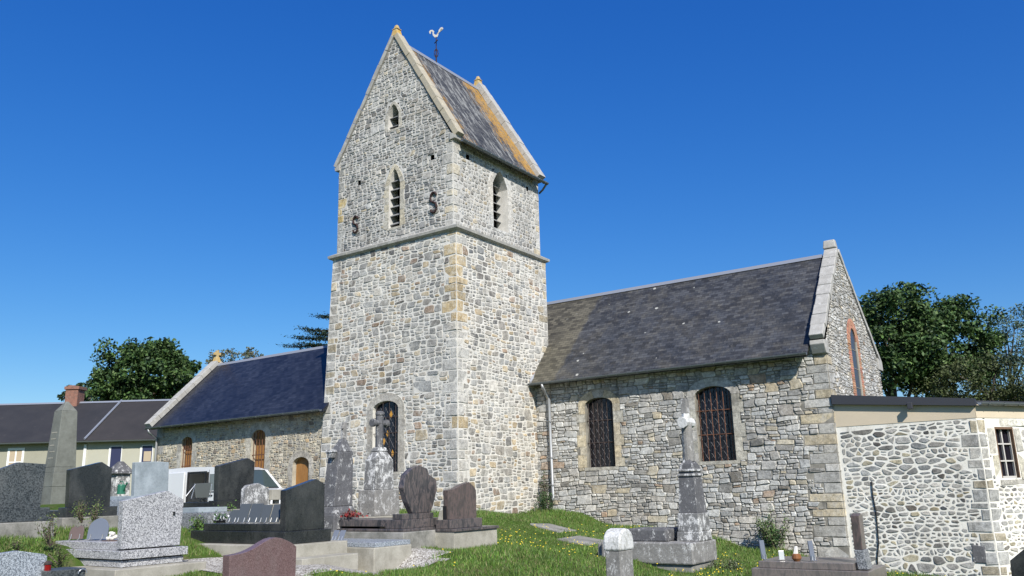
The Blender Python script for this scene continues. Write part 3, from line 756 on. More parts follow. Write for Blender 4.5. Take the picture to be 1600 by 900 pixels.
louvres(s1, uf, lw, 6); louvres(s2, uf, uw, 2); louvres(s3, ur, rw, 6, -.30)
# string course between the stages
mb = MB(); pr = [(-.02, 8.06), (.16, 8.16), (.16, 8.24), (-.1, 8.40), (-.1, 8.06)]
def ringprof(o, z, inset=0): return [(-21.48-o, YT0-o, z), (XT1+o, YT0-o, z), (XT1+o, YT1+o, z), (-21.48-o, YT1+o, z)]
levels = [(.0, 8.08), (.12, 8.15), (.135, 8.235), (-.09, 8.36), (-.30, 8.37)]
# split in blocks along each run
def strip(p0, p1, out, n, r):
    for i in range(n):
        a = p0.lerp(p1, i/n); b = p0.lerp(p1, (i+1)/n); j = r.uniform(-.012, .012)
        d = (p1-p0).normalized()*.004
        prof = [(-.05, 8.06), (.0+j, 8.08), (.12+j, 8.15), (.135+j, 8.235), (-.09, 8.36), (-.2, 8.36)]
        e0 = p0 if i == 0 else a+d; e1_ = p1 if i == n-1 else b-d
        o0, o1 = (out[1] if i == 0 else out[0]), (out[2] if i == n-1 else out[0])
        mb.solid([tuple(e0+Vector((o0.x*o, o0.y*o, z))) for o, z in prof], [tuple(e1_+Vector((o1.x*o, o1.y*o, z))) for o, z in prof])
A, B_, C_ = Vector((-21.48, YT0, 0)), Vector((XT1, YT0, 0)), Vector((XT1, YT1, 0))
strip(A, B_, (Vector((0, -1, 0)), Vector((-1, -1, 0)), Vector((1, -1, 0))), 7, rnd)
strip(B_, C_, (Vector((1, 0, 0)), Vector((1, -1, 0)), Vector((1, 1, 0))), 6, rnd)
mb.build('string_course', M_STRING, church)
# gable copings on the tower
def coping(name, pts, y0, y1, th, up, n, mats, parent, axis='Y', bevel=.01):
    """blocks along the line pts[0]->pts[1] in (u,z); th = thickness perpendicular above the line"""
    mb = MB(); (u0, z0), (u1, z1) = pts; L_ = math.hypot(u1-u0, z1-z0); du, dz = (u1-u0)/L_, (z1-z0)/L_
    nu, nz = -dz, du
    if nz < 0: nu, nz = -nu, -nz
    for i in range(n):
        a = L_*i/n+(.004 if i else 0); b = L_*(i+1)/n-.004; j = rnd.uniform(-.012, .012); j2 = rnd.uniform(-.012, .012)
        q = [(u0+du*a, z0+dz*a), (u0+du*b, z0+dz*b), (u0+du*b+nu*(th+j), z0+dz*b+nz*(th+j)), (u0+du*a+nu*(th+j), z0+dz*a+nz*(th+j))]
        (mb.prismY if axis == 'Y' else mb.prismX)(q, y0+j2, y1-j2)
    return mb.build(name, mats, parent, bevel=bevel)
rof = -.04
coping('gable_coping', [(XU1+.10, 11.38), (GA[0], GA[1]+.02)], YU0-.07, YU0+.30, .20, 0, 9, M_TANCOPE, church)
coping('gable_coping', [(XU0-.10, 11.65), (GA[0], GA[1]+.02)], YU0-.07, YU0+.30, .15, 0, 9, M_STRING, church)
coping('gable_coping', [(XU1+.12, 11.32), (GA[0], GA[1]+.02)], YU1-.34, YU1+.06, .24, 0, 9, M_COPE, church)
coping('gable_coping', [(XU0-.10, 11.6), (GA[0], GA[1]+.02)], YU1-.34, YU1+.06, .2, 0, 9, M_COPE, church)
for yy, mm in ((YU0+.1, M_LICH), (YU1-.14, M_LICH)):
    mb = MB(); mb.taper(GA[0], yy, 16.05, 16.32, .17, .15, .10, .11).taper(GA[0], yy, 16.32, 16.36, .14, .13, .13, .12).taper(GA[0], yy, 16.36, 16.52, .09, .09, .05, .05)
    mb.build('finial', mm, church, bevel=.02)
for (xx, yy, z, s_) in ((XU1+.03, YU0-.06, 11.28, 1), (XU0-.06, YU0-.06, 11.5, -1), (XU1+.03, YU1-.36, 11.25, 1)):
    mb = MB(); mb.prismY([(xx-.14*s_, z), (xx+.10*s_, z+.02), (xx+.13*s_, z+.16), (xx-.14*s_, z+.26)][::s_], yy, yy+.42); mb.build('kneeler', M_STRING, church, bevel=.01)
# tower roof
mb = MB(); ez = 11.36; y0, y1 = YU0+.24, YU1-.28
for sx, xe, ze in ((1, XU1+.28, 11.22), (-1, XU0-.28, 11.42)):
    top = [(GA[0], y0, GA[1]-.02), (GA[0], y1, GA[1]-.02)]
    a = [(xe, y0, ze), (xe, y1, ze)]+top[::-1]; b = [(p[0], p[1], p[2]-.08) for p in a]; mb.solid(b, a)
troof = mb.build('tower_roof', M_SL_TOW, church)
mb = MB(); mb.prismY([(GA[0]-.12, GA[1]-.18), (GA[0], GA[1]+.03), (GA[0]+.12, GA[1]-.18), (GA[0], GA[1]-.05)], y0, y1); mb.build('ridge_cap', M_RIDGE, troof)
def gutter(p0, p1, r, parent, m=M_ZINC, brackets=10, name='gutter'):
    mb = MB(); p0, p1 = Vector(p0), Vector(p1); d = (p1-p0).normalized(); side = Vector((d.y, -d.x, 0))
    pr = [(math.cos(t)*r, math.sin(t)*r) for t in [math.pi+math.pi*i/7 for i in range(8)]]; pin = [(a*.86, b*.86+.002) for a, b in pr][::-1]
    ring = pr+pin
    mb.solid([tuple(p0+side*a+Vector((0, 0, b))) for a, b in ring], [tuple(p1+side*a+Vector((0, 0, b))) for a, b in ring])
    for i in range(brackets):
        c = p0.lerp(p1, (i+.5)/brackets)
        R1 = [(math.cos(t)*(r+.006), math.sin(t)*(r+.006)) for t in [math.pi+math.pi*k/7 for k in range(8)]]
        mb.tube([tuple(c+side*a+Vector((0, 0, b))) for a, b in R1], .010, 5)
    return mb.build(name, m, parent)
gutter((XU1+.33, y0-.15, 11.24), (XU1+.33, y1+.42, 11.22), .075, troof, M_ZINC, 12)
mb = MB(); mb.tube([(XU1+.31, YU1+.10, 11.17), (XU1+.12, YU1+.13, 11.0), (XU1-.05, YU1+.14, 10.9)], .04, 8); mb.build('downpipe', M_ZINC, church, smooth=True)
# weathercock
P0 = Vector((GA[0], 22.07, 16.0))
mb = MB(); mb.tube([P0, P0+Vector((0, 0, 1.12))], [.028, .012], 8)
mb.build('vane_rod', M_ANCH, church)
rod = bpy.data.objects[mb and 'vane_rod']
mb = MB()
for k in range(2):
    a = Vector((math.cos(k*math.pi/2), math.sin(k*math.pi/2), 0))
    for sg in (-1, 1): mb.tube([P0+a*(sg*.02)+Vector((0, 0, .22)), P0+a*(sg*.11)+Vector((0, 0, .34)), P0+a*(sg*.10)+Vector((0, 0, .46)), P0+a*(sg*.015)+Vector((0, 0, .58))], .011, 5)
mb.build('vane_scroll', M_ANCH, church)
mb = MB()
mb.tube([P0+Vector((-.17, .1, .93)), P0+Vector((.17, -.1, .86))], .018, 6); mb.tube([P0+Vector((0, 0, .7)), P0+Vector((0, 0, 1.1))], .018, 6); mb.build('vane_cross', M_ANCH, church)
ck = [(-.20, .20), (-.23, .28), (-.19, .34), (-.11, .35), (-.06, .29), (-.08, .22), (-.03, .17), (.03, .17), (.08, .22), (.12, .30), (.15, .38), (.19, .39), (.22, .36), (.235, .40), (.19, .44), (.14, .42), (.085, .33), (.075, .18), (.05, .10), (.0, .07), (-.05, .08), (-.10, .14), (-.12, .22), (-.11, .27), (-.14, .30), (-.17, .28), (-.17, .22)]
e = R0.normalized()
mb = MB(); q = [(a*1.2, b*1.2+.98) for a, b in ck]; nrm = Vector((-e.y, e.x, 0))*.012
mb.solid([tuple(P0+e*a+Vector((0, 0, b))-nrm) for a, b in q], [tuple(P0+e*a+Vector((0, 0, b))+nrm) for a, b in q])
mb.build('weathercock', mat('weathered_white_metal', (.42, .40, .36), .7), church)
# S-shaped wall anchors
for cx, cz, h in ((-20.43, 9.24, .60), (-16.81, 9.25, .70)):
    mb = MB(); s_ = h/2; pts = []
    for i in range(25):
        t = i/24
        if t < .5: a = math.radians(20+ (t/.5)*230); pts.append((cx+.37*s_*math.cos(a), cz+s_*.5+.5*s_*math.sin(a)))
        else: a = math.radians(70-((t-.5)/.5)*230); pts.append((cx+.37*s_*math.cos(a), cz-s_*.5+.5*s_*math.sin(a)))
    mb.tube([(a, YU0-.05, b) for a, b in pts], .036, 6); mb.build('wall_anchor', M_ANCH, church)
# --- NAVE (left)
YN = 19.84; NX0, NX1 = -31.9, -21.55
nf = on_front(YN)
exn = []; nholes = []
for (cx, z0, zs, zt, hw, bw) in ((-29.76, .75, 2.10, 2.34, .36, .27), (-25.36, .35, 2.08, 2.36, .40, .30)):
    s_, ex = surround('window_surround', church, nf, cx, z0, zs, zt, hw, bw, .35, [M_MORT_N], jit=.04, bc=[(.46, .43, .36), (.42, .40, .35)])
    exn += ex; nholes.append((cx-hw, cx+hw, z0, zt))
    mb = MB(); p = [(cx-hw-.02, z0-.02), (cx+hw+.02, z0-.02)]+arch_pts(cx, zs, zt+.02, hw+.02)[::-1]
    mb.poly([nf(a, b, -.20) for a, b in p])
    mb.build('wood_panel', M_WOOD, s_, fix=False)
    grille(s_, nf, cx, z0, zs, zt, hw, M_RUST, 5, [z0+.45, z0+1.1], -.05, .016)
s_, ex = surround('door_surround', church, nf, -23.0, -.7, 1.02, 1.27, .42, .22, .30, [M_MORT_N], jit=.04, sill=0, bc=[(.44, .41, .35)])
exn += ex; nholes.append((-23.42, -22.58, -.7, 1.27))
mb = MB(); p = [(-23.44, -.72), (-22.56, -.72)]+arch_pts(-23.0, 1.02, 1.29, .44)[::-1]
mb.solid([nf(a, b, -.26) for a, b in p], [nf(a, b, -.16) for a, b in p])
for i in range(5): mb.box(-23.36+i*.17, -23.355+i*.17+.012, YN+.157, YN+.162, -.6, 1.1)
dr = mb.build('door', M_WOOD, church)
mb = MB(); mb.tube([(-22.70, YN+.15, .25), (-22.70, YN+.10, .25), (-22.80, YN+.10, .25)], .012, 6); mb.build('door_handle', M_IRON, dr)
mb = MB(); outn = [(NX0, -1.2), (NX1, -1.2), (NX1, 3.12), (NX0, 3.12)]
backing(mb, outn, nholes, nf); qn = quoins(NX0, -.8, 2.8, 1, 41, qcol_g, wl=(.4, .55), ws=(.25, .3))
masonry(mb, outn, exn+[b[0] for b in qn], nf, P_NV, 42); put_blocks(mb, qn, nf, P_NV)
NG = (22.4, 5.72)
mb.poly([(NX0, YN, -1.2), (NX0, 24.9, -1.2), (NX0, 24.9, 2.9), (NX0, NG[0], NG[1]), (NX0, YN, 2.9)])
mb.poly([(NX0, 24.9, -1.2), (NX1, 24.9, -1.2), (NX1, 24.9, 2.9), (NX0, 24.9, 2.9)])
mb.build('nave_wall', [M_MORT_N, M_STONE3], church, fix=False)
mb = MB()
for ye, ze in ((YN-.42, 2.80), (25.3, 2.80)):
    a = [(NX0+.25, ye, ze), (NX1+.06, ye, ze), (NX1+.06, NG[0], NG[1]), (NX0+.25, NG[0], NG[1])]; b = [(p[0], p[1], p[2]-.09) for p in a]; mb.solid(b, a)
nroof = mb.build('nave_roof', M_SL_NEW, church)
mb = MB(); mb.prismX([(NG[0]-.10, NG[1]-.09), (NG[0], NG[1]+.035), (NG[0]+.10, NG[1]-.09)], NX0+.3, NX1+.06); mb.build('ridge_cap', M_RIDGE, nroof)
gutter((NX0-.05, YN-.48, 2.80), (NX1, YN-.48, 2.80), .07, nroof, M_ZINC, 14)
coping('gable_coping', [(YN-.42, 2.82), (NG[0], NG[1]+.02)], NX0-.10, NX0+.30, .20, 0, 8, M_COPE, church, 'X')
coping('gable_coping', [(25.3, 2.82), (NG[0], NG[1]+.02)], NX0-.10, NX0+.30, .20, 0, 8, M_COPE, church, 'X')
mb = MB(); mb.taper(NX0+.1, NG[0], NG[1]+.1, NG[1]+.34, .13, .15, .09, .09)
mb.box(NX0+.04, NX0+.17, NG[0]-.06, NG[0]+.06, NG[1]+.3, NG[1]+.64); mb.box(NX0+.042, NX0+.168, NG[0]-.17, NG[0]+.17, NG[1]+.42, NG[1]+.54)
mb.build('gable_cross', M_LICH, church, bevel=.015)
mb = MB(); mb.tube([(-31.75, YN-.48, 2.74), (-31.75, YN-.46, 2.6), (-31.72, YN-.10, 2.38), (-31.72, YN-.10, -.6)], .05, 8); mb.build('downpipe', M_ZINCL, church, smooth=True)
# --- CHOIR (right)
YC = 24.0; CX0, CX1 = -15.9, -5.98; cf = on_front(YC); cr = on_right(CX1)
wins = [dict(cx=-13.37, z0=.62, zs=2.62, zt=2.86, hw=.52, m=M_IRON), dict(cx=-9.43, z0=.66, zs=2.60, zt=2.88, hw=.58, m=M_RUST)]
exc = []; ch = []
for w_ in wins:
    s_, ex = surround('window_surround', church, cf, w_['cx'], w_['z0'], w_['zs'], w_['zt'], w_['hw'], .27, .38, [M_MORT_C], jit=.07, bc=[(.50, .45, .35), (.48, .46, .40), (.52, .45, .32)] if w_['cx'] < -12 else [(.46, .44, .40), (.44, .42, .36)], proud=.02)
    exc += ex; ch.append((w_['cx']-w_['hw'], w_['cx']+w_['hw'], w_['z0'], w_['zt']))
    pane(s_, cf, w_['cx'], w_['z0'], w_['zs'], w_['zt'], w_['hw'])
    grille(s_, cf, w_['cx'], w_['z0'], w_['zs'], w_['zt'], w_['hw'], w_['m'], 6, [w_['z0']+.78, w_['z0']+1.5], -.07, .013)
mb = MB(); outc = [(CX0, -2.6), (CX1, -2.6), (CX1, 3.84), (CX0, 3.84)]
backing(mb, outc, ch, cf); qc = quoins(CX1, -2.4, 3.48, -1, 51, qcol_g, hmin=.16, hmax=.30, wl=(.55, .95), ws=(.35, .5))
masonry(mb, outc, exc+[b[0] for b in qc], cf, P_CH, 52); put_blocks(mb, qc, cf, P_CH)
CG = (26.75, 7.12); CY1 = 30.9
outg = [(YC, -2.6), (CY1, -2.6), (CY1, 3.9), CG, (YC, 3.75)]
gl = dict(cx=27.42, z0=1.6, zs=4.05, zt=4.75, hw=.40)
gex = [(gl['cx']-.40, gl['cx']+.40, 1.6, 4.3)]+steprects(gl['cx'], 4.1, 5.1, .80)+[(gl['cx']-.80, gl['cx']+.80, 1.6, 4.1)]
qg = [((YC, YC+(.3 if i % 2 == 0 else .5), a[2], a[3]), col) for i, (a, col) in enumerate(qc)]
backing(mb, outg, [(gl['cx']-.40, gl['cx']+.40, 1.6, 4.75)], cr)
masonry(mb, [(YC, .8), (CY1, .8), (CY1, 3.9), CG, (YC, 3.75)], gex+[b[0] for b in qg], cr, dict(P_NV, palette=PAL_C, gap=.03), 53); put_blocks(mb, qg, cr, P_CH)
mb.poly([(CX0-4.8, CY1, -2.6), (CX1, CY1, -2.6), (CX1, CY1, 3.9), (CX0-4.8, CY1, 3.9)])
mb.poly([(CX0-4.8, YC+.8, -2.6), (CX0-4.8, CY1, -2.6), (CX0-4.8, CY1, 3.9), (CX0-4.8, CG[0], CG[1]-.2), (CX0-4.8, YC+.8, 4.3)])
mb.build('choir_wall', [M_MORT_C, M_STONE3], church, fix=False)
M_DGL = mat('dull_leaded_glass', (.045, .05, .06), .35)
# brick arch of the gable window
mb = MB(); r_ = random.Random(77)
def bk(poly):
    k = r_.uniform(.7, 1.15); c = (.48*k, .25*k*r_.uniform(.85, 1.1), .15*k)
    cu = sum(p[0] for p in poly)/4; cv = sum(p[1] for p in poly)/4; q = [(cu+(p[0]-cu)*.90, cv+(p[1]-cv)*.88) for p in poly]
    mb.solid([cr(a, b, -.30) for a, b in q], [cr(a, b, .02) for a, b in q], 1, c)
for sg in (-1, 1):
    z = 1.6; k = 0
    while z < 4.1:
        b = .40 if k % 2 else .30; xi = gl['cx']+sg*.40; xo = xi+sg*b; bk([(min(xi, xo), z), (max(xi, xo), z), (max(xi, xo), z+.075), (min(xi, xo), z+.075)]); z += .075; k += 1
ia = arch_pts(gl['cx'], 4.1, 4.70, .40, 18); oa = arch_pts(gl['cx'], 4.1, 5.02, .76, 18)
for i in range(18):
    for a, b in ((0, .33), (.33, .66), (.66, 1)):
        L0 = [(ia[j][0]+(oa[j][0]-ia[j][0])*t, ia[j][1]+(oa[j][1]-ia[j][1])*t) for j, t in ((i, a), (i+1, a), (i+1, b), (i, b))]; bk(L0)
mb.prismX([(gl['cx']-.76, 1.6), (gl['cx']-.41, 1.6), (gl['cx']-.41, 4.1), (gl['cx']-.76, 4.1)], CX1-.3, CX1-.004, 0); mb.prismX([(gl['cx']+.41, 1.6), (gl['cx']+.76, 1.6), (gl['cx']+.76, 4.1), (gl['cx']+.41, 4.1)], CX1-.3, CX1-.004, 0)
bs = mb.build('brick_window_surround', [M_MORT_N, M_VBRICK], church)
mb = MB(); p = [(gl['cx']-.40, 1.6), (gl['cx']+.40, 1.6)]+arch_pts(gl['cx'], 4.1, 4.72, .42, 12)[::-1]; mb.poly([cr(a, b, -.015) for a, b in p]); mb.build('window_pane', M_DGL, bs, fix=False)
mb = MB()
for z in (2.2, 2.8, 3.4, 4.0): mb.tube([cr(gl['cx']-.40, z, -.01), cr(gl['cx']+.40, z, -.01)], .012, 5)
mb.tube([cr(gl['cx']+.34, 1.6, .0), cr(gl['cx']+.34, 4.3, .0)], .035, 5)
mb.build('window_bar', M_CONC, bs)
# choir roof
mb = MB(); CR0 = -20.9
for ye, ze in ((YC-.40, 3.50), (CY1+.3, 3.8)):
    a = [(CR0 if ye > 28 else CR0, ye, ze), (CX1-.42, ye, ze), (CX1-.42, CG[0]-.15, CG[1]-.10), (CR0, CG[0]-.15, CG[1]-.10)]
    if ye < 28: a = [(XT1-.02, ye, ze), (CX1-.42, ye, ze), (CX1-.42, CG[0]-.15, CG[1]-.10), (XT1-.02, CG[0]-.15, CG[1]-.10)]
    b = [(p[0], p[1], p[2]-.09) for p in a]; mb.solid(b, a)
y_ = YT1+.05; zt_ = 3.5+(CG[1]-.10-3.5)*(y_-(YC-.4))/((CG[0]-.15)-(YC-.4))
a = [(CR0, y_, zt_), (XT1-.02, y_, zt_), (XT1-.02, CG[0]-.15, CG[1]-.10), (CR0, CG[0]-.15, CG[1]-.10)]; mb.solid([(p[0], p[1], p[2]-.09) for p in a], a)
croof = mb.build('choir_roof', M_SL_OLD, church)
mb = MB(); mb.prismX([(CG[0]-.27, CG[1]-.20), (CG[0]-.15, CG[1]-.06), (CG[0]-.03, CG[1]-.20)], CR0, CX1-.42); mb.build('ridge_cap', M_RIDGE, croof)
gutter((XT1+.02, YC-.47, 3.50), (CX1-.42, YC-.47, 3.52), .075, croof, M_ZINC, 26)
# lead flashing where the slope dies against the tower
mb = MB(); q = [(XT1+.03, YC-.42, 3.52), (XT1+.03, YT1, 4.45)]
mb.solid([(XT1+.02, YC-.40, 3.5), (XT1+.07, YC-.40, 3.5), (XT1+.07, YT1, 4.60), (XT1+.02, YT1, 4.60)], [(XT1+.02, YC-.40, 3.62), (XT1+.07, YC-.40, 3.56), (XT1+.07, YT1, 4.66), (XT1+.02, YT1, 4.74)])
mb.build('flashing', M_ZINCL, croof)
coping('gable_coping', [(YC-.20, 3.90), (CG[0], CG[1]-.04)], CX1-.36, CX1+.05, .17, 0, 9, M_COPE, church, 'X', .02)
coping('gable_coping', [(CY1+.2, 3.9), (CG[0], CG[1]-.04)], CX1-.36, CX1+.05, .16, 0, 9, M_COPE, church, 'X', .02)
mb = MB(); mb.prismX([(YC-.10, 3.50), (YC+.2, 3.50), (YC+.2, 3.9), (YC-.22, 3.88), (YC-.26, 3.76)], CX1-.37, CX1+.04); mb.build('kneeler', M_COPE, church, bevel=.02)
mb = MB(); mb.prismX([(CY1-.3, 3.7), (CY1+.3, 3.7), (CY1+.3, 4.0), (CY1-.3, 4.1)], CX1-.43, CX1+.06); mb.build('kneeler', M_COPE, church, bevel=.015)
mb = MB(); mb.taper(CX1-.19, CG[0], CG[1]+.10, CG[1]+.38, .20, .16, .17, .10); mb.build('finial', M_COPE, church, bevel=.03)
mb = MB(); mb.tube([(-15.25, YC-.47, 3.44), (-15.25, YC-.45, 3.3), (-15.22, YC-.12, 3.0), (-15.20, YC-.12, -.30), (-15.18, YC-.16, -.42)], .055, 10); dp = mb.build('downpipe', M_ZINCL, church, smooth=True)
for z in (2.2, 1.0, .1):
    mb = MB(); mb.tube([(-15.29, YC, z), (-15.29, YC-.19, z), (-15.12, YC-.19, z), (-15.12, YC, z)], .012, 5); mb.build('pipe_bracket', M_ZINCL, dp)
# ------------------------------------------------------------------ ANNEX
annex = thing('annex', 'low stone lean-to with thick white mortar and a beige band, against the choir', 'annex', (-4.3, 24, -2.4))
YA = 24.05; AB = Vector((-2.53, YA, 0)); az = math.radians(32)
ad = Vector((math.sin(az), math.cos(az), 0)); an = Vector((math.cos(az), -math.sin(az), 0)); af = on_front(YA)
ar = lambda u, v, d: tuple(AB+ad*u+an*d+Vector((0, 0, v)))
mb = MB(); ol = [(CX1+.01, -2.9), (AB.x, -2.9), (AB.x, 1.46), (CX1+.01, 1.44)]
backing(mb, ol, [], af)
qa = quoins(AB.x, -2.8, 1.44, -1, 61, lambda r, z: sc3(r.uniform(.6, 1.15), ((.40, .40, .38) if r.random() < .6 else (.42, .37, .27))), hmin=.14, hmax=.36, wl=(.3, .65), ws=(.16, .35))
masonry(mb, [(CX1+.10, -2.9), (AB.x, -2.9), (AB.x, 1.46), (CX1+.10, 1.30)], [b[0] for b in qa], af, P_AN, 62); put_blocks(mb, qa, af, P_AN)
RL = 5.5; olr = [(0, -2.9), (RL, -2.9), (RL, 1.46), (0, 1.46)]
aw = (.60, 1.28, -.04, 1.24)
asur = [((.36, .60, -.10, .55), (.50, .47, .37)), ((.30, .60, .55, 1.24), (.46, .44, .38)), ((1.28, 1.62, -.1, .6), (.50, .47, .38)), ((1.28, 1.55, .6, 1.24), (.48, .46, .40)), ((.42, 2.1, 1.24, 1.46), (.62, .60, .52)), ((.5, 1.4, -.22, -.06), (.40, .38, .33))]
backing(mb, olr, [aw], ar)
qa2 = [((0, (.26 if i % 2 == 0 else .4), a[2], min(a[3], 1.44)), tuple(c*1.0 for c in col)) for i, (a, col) in enumerate(qa)]
qa2 = [b for b in qa2 if not (b[0][3] > -.1 and b[0][1] > .29)] + [((0, .27, b[0][2], b[0][3]), b[1]) for b in qa2 if (b[0][3] > -.1 and b[0][1] > .29)]
masonry(mb, olr, [aw]+[b[0] for b in asur+qa2], ar, dict(P_AN, gap=.05), 63); put_blocks(mb, asur+qa2, ar, dict(P_AN))
mb.poly([(CX1, YA, -2.9), (CX1, 31, -2.9), (CX1, 31, 1.4), (CX1, YA, 1.4)])
mb.build('wall', [M_MORT_A, M_STONE4], annex, fix=False)
mb = MB(); mb.prismY([(CX1+.012, 1.44), (AB.x, 1.465), (AB.x, 1.82), (CX1+.012, 2.1)], YA-.012, YA+.3)
mb.build('render_band', M_BEIGE, annex)
mb = MB(); mb.solid([ar(0.0, 1.465, .012), ar(RL, 1.465, .012), ar(RL, 1.465, -.3), ar(.16, 1.465, -.3)], [ar(0.0, 1.80, .012), ar(RL, 1.80, .012), ar(RL, 1.8, -.3), ar(.16, 1.8, -.3)])
mb.build('render_band', M_REND2 if False else M_BEIGE, annex)
# verge flashing and roof
mb = MB(); mb.prismY([(CX1+.012, 2.06), (AB.x+.05, 1.76), (AB.x+.05, 1.94), (CX1+.012, 2.32)], YA-.14, YA+.06); mb.build('verge_flashing', M_LEAD, annex)
mb = MB(); a = [(CX1+.02, YA+.062, 2.28), (AB.x+.05, YA+.062, 1.90), tuple(AB+ad*RL+an*.12+Vector((0, 0, 1.88))), (CX1+.02, 31, 2.30)]; mb.solid([(p[0], p[1], p[2]-.1) for p in a], a); mb.build('roof', M_LEAD, annex)
g0 = AB+an*.16+Vector((0, 0, 1.84)); g1 = AB+ad*RL+an*.16+Vector((0, 0, 1.84)); gutter(g0, g1, .075, annex, M_ZINC, 10)
mb = MB(); mb.box(-4.05, -3.93, YA-.26, YA-.142, 1.78, 1.95); mb.build('gutter_outlet', M_LEAD, annex, bevel=.01)
# annex window
def arbox(mb, u0, u1, v0, v1, d0, d1, mi=0): mb.solid([ar(u0, v0, d0), ar(u1, v0, d0), ar(u1, v0, d1), ar(u0, v0, d1)], [ar(u0, v1, d0), ar(u1, v1, d0), ar(u1, v1, d1), ar(u0, v1, d1)], mi)
mb = MB(); u0, u1, v0, v1 = aw
mb.poly([ar(u0, v0, -.15), ar(u1, v0, -.15), ar(u1, v1, -.15), ar(u0, v1, -.15)])
wf = MB()
arbox(wf, u0, u0+.05, v0+.05, v1, -.14, -.08); arbox(wf, u1-.05, u1, v0+.05, v1, -.14, -.08); arbox(wf, u0, u1, v0, v0+.05, -.143, -.077); arbox(wf, u0+.05, u1-.05, v1-.05, v1-.002, -.14, -.08)
um = (u0+u1)/2
arbox(wf, um-.02, um+.02, v0+.05, v1-.05, -.139, -.081)
for k in (1, 2): z = v0+(v1-v0)*k/3; arbox(wf, u0+.05, u1-.05, z-.018, z+.018, -.137, -.083)
wo = wf.build('window', mat('old_white_frame', (.50, .48, .44), .7), annex, bevel=.004); mb.build('window_pane', M_GLASS, wo, fix=False)
mb = MB(); arbox(mb, u0-.002, u0+.035, v0, v1, -.16, .0); arbox(mb, u1-.035, u1+.002, v0, v1, -.16, .0); arbox(mb, u0+.04, u1-.04, v1-.055, v1, -.075, .0)
mb.build('window_lining', M_WOODW, annex)
mb = MB(); pts = [onY(1362, 752, YA-.03), onY(1364, 775, YA-.03), onY(1369, 800, YA-.03), onY(1371, 825, YA-.03), onY(1373, 850, YA-.03), onY(1371, 870, YA-.03), onY(1371, 895, YA-.03)]
mb.tube(pts, .016, 6); mb.build('cable', M_CABLE, annex, smooth=True)
mb = MB(); p = onY(1541, 872, YA); mb.prismY([(p.x-.3, -2.05), (p.x+.0, -2.06), (p.x+.02, -1.66), (p.x-.28, -1.62)], YA-.028, YA+.1); mb.build('dark_stone', M_OLDTOMB, annex, bevel=.02)
# outbuilding roof showing above the annex roof
ob = thing('outbuilding', 'small building behind the annex with only its dark sloping roof showing', 'outbuilding', (2.2, 30, -2.7))
mb = MB(); mb.box(.6, 7, 30, 36, -2.9, 2.2); mb.build('wall', M_REND2, ob)
mb = MB(); mb.prismY([(.3, 2.2), (7.3, 2.2), (3.8, 4.0)], 29.8, 36.2); mb.build('roof', M_LEAD, ob)
# ------------------------------------------------------------------ VILLAGE HOUSE
hO = at(145, 689, 45); hO.z = 0
hr = Vector((math.cos(AZ), math.sin(AZ), 0)); hn = Vector((-math.sin(AZ), math.cos(AZ), 0))
def hp(u, v, z): return tuple(hO+hr*u+hn*v+Vector((0, 0, z)))
def hbox(mb, u0, u1, v0, v1, z0, z1, mi=0): mb.solid([hp(u0, v0, z0), hp(u1, v0, z0), hp(u1, v1, z0), hp(u0, v1, z0)], [hp(u0, v0, z1), hp(u1, v0, z1), hp(u1, v1, z1), hp(u0, v1, z1)], mi)
EZ, RZ = 3.18, 5.62
def house(label, u0, u1, mw, mr, rz, wins):
    t = thing('village_house', label, 'house', hp((u0+u1)/2, 0, -.3), 'village houses behind the churchyard')
    mb = MB(); hbox(mb, u0, u1, 0, 7, -1.0, EZ)
    mb.solid([hp(u0, 0, EZ), hp(u0, 7, EZ), hp(u0, 3.5, rz-.15)], [hp(u1, 0, EZ), hp(u1, 7, EZ), hp(u1, 3.5, rz-.15)]); mb.build('wall', mw, t)
    mb = MB()
    for v, z in ((-.35, EZ-.05), (7.35, EZ-.05)):
        a = [hp(u0-.02, v, z), hp(u1+.02, v, z), hp(u1+.02, 3.5, rz), hp(u0-.02, 3.5, rz)]; mb.solid([(p[0], p[1], p[2]-.12) for p in a], a)
    ro = mb.build('roof', mr, t)
    mb = MB(); mb.solid([hp(u0, 3.35, rz-.06), hp(u0, 3.5, rz+.05), hp(u0, 3.65, rz-.06)], [hp(u1, 3.35, rz-.06), hp(u1, 3.5, rz+.05), hp(u1, 3.65, rz-.06)]); mb.build('ridge_cap', M_RIDGE, ro)
    gutter(Vector(hp(u0, -.42, EZ-.10)), Vector(hp(u1, -.42, EZ-.10)), .07, ro, M_ZINC, 8)
    for (a, b, z0, z1, k) in wins:
        fm = MB(); s_ = .12 if k == 'w' else .035
        hbox(fm, a-s_, a, -.03, .1, z0-s_, z1+s_); hbox(fm, b, b+s_, -.03, .1, z0-s_, z1+s_); hbox(fm, a, b, -.03, .1, z1, z1+s_); hbox(fm, a, b, -.03, .1, z0-s_, z0)
        if k == 'w': hbox(fm, (a+b)/2-.04, (a+b)/2+.04, -.02, .1, z0, z1); hbox(fm, a, b, -.018, .1, z0+.5, z0+.56)
        fo = fm.build('window' if k != 'd' else 'door', M_WHITE, t)
        pm = MB(); hbox(pm, a, b, -.012, .05, z0, z1); pm.build('curtain' if k == 'w' else 'shutter', M_CURT if k == 'w' else M_BLUE, fo)
        if k == 'c': cm = MB(); hbox(cm, a+.1, b-.05, -.02, -.014, z0+.75, z1-.3); cm.build('curtain', M_CURT, fo)
        if k in 'dc': cm = MB(); hbox(cm, a-.10, a-.04, -.045, -.032, z0, z1-.05); cm.build('blind', M_WHITE, fo)
    return t
h1 = house('long olive rendered house with dark roof and brick chimney behind the obelisk', -12, -.28, M_REND, M_RF1, RZ, [(-4.45, -3.78, 1.55, 2.72, 'w')])
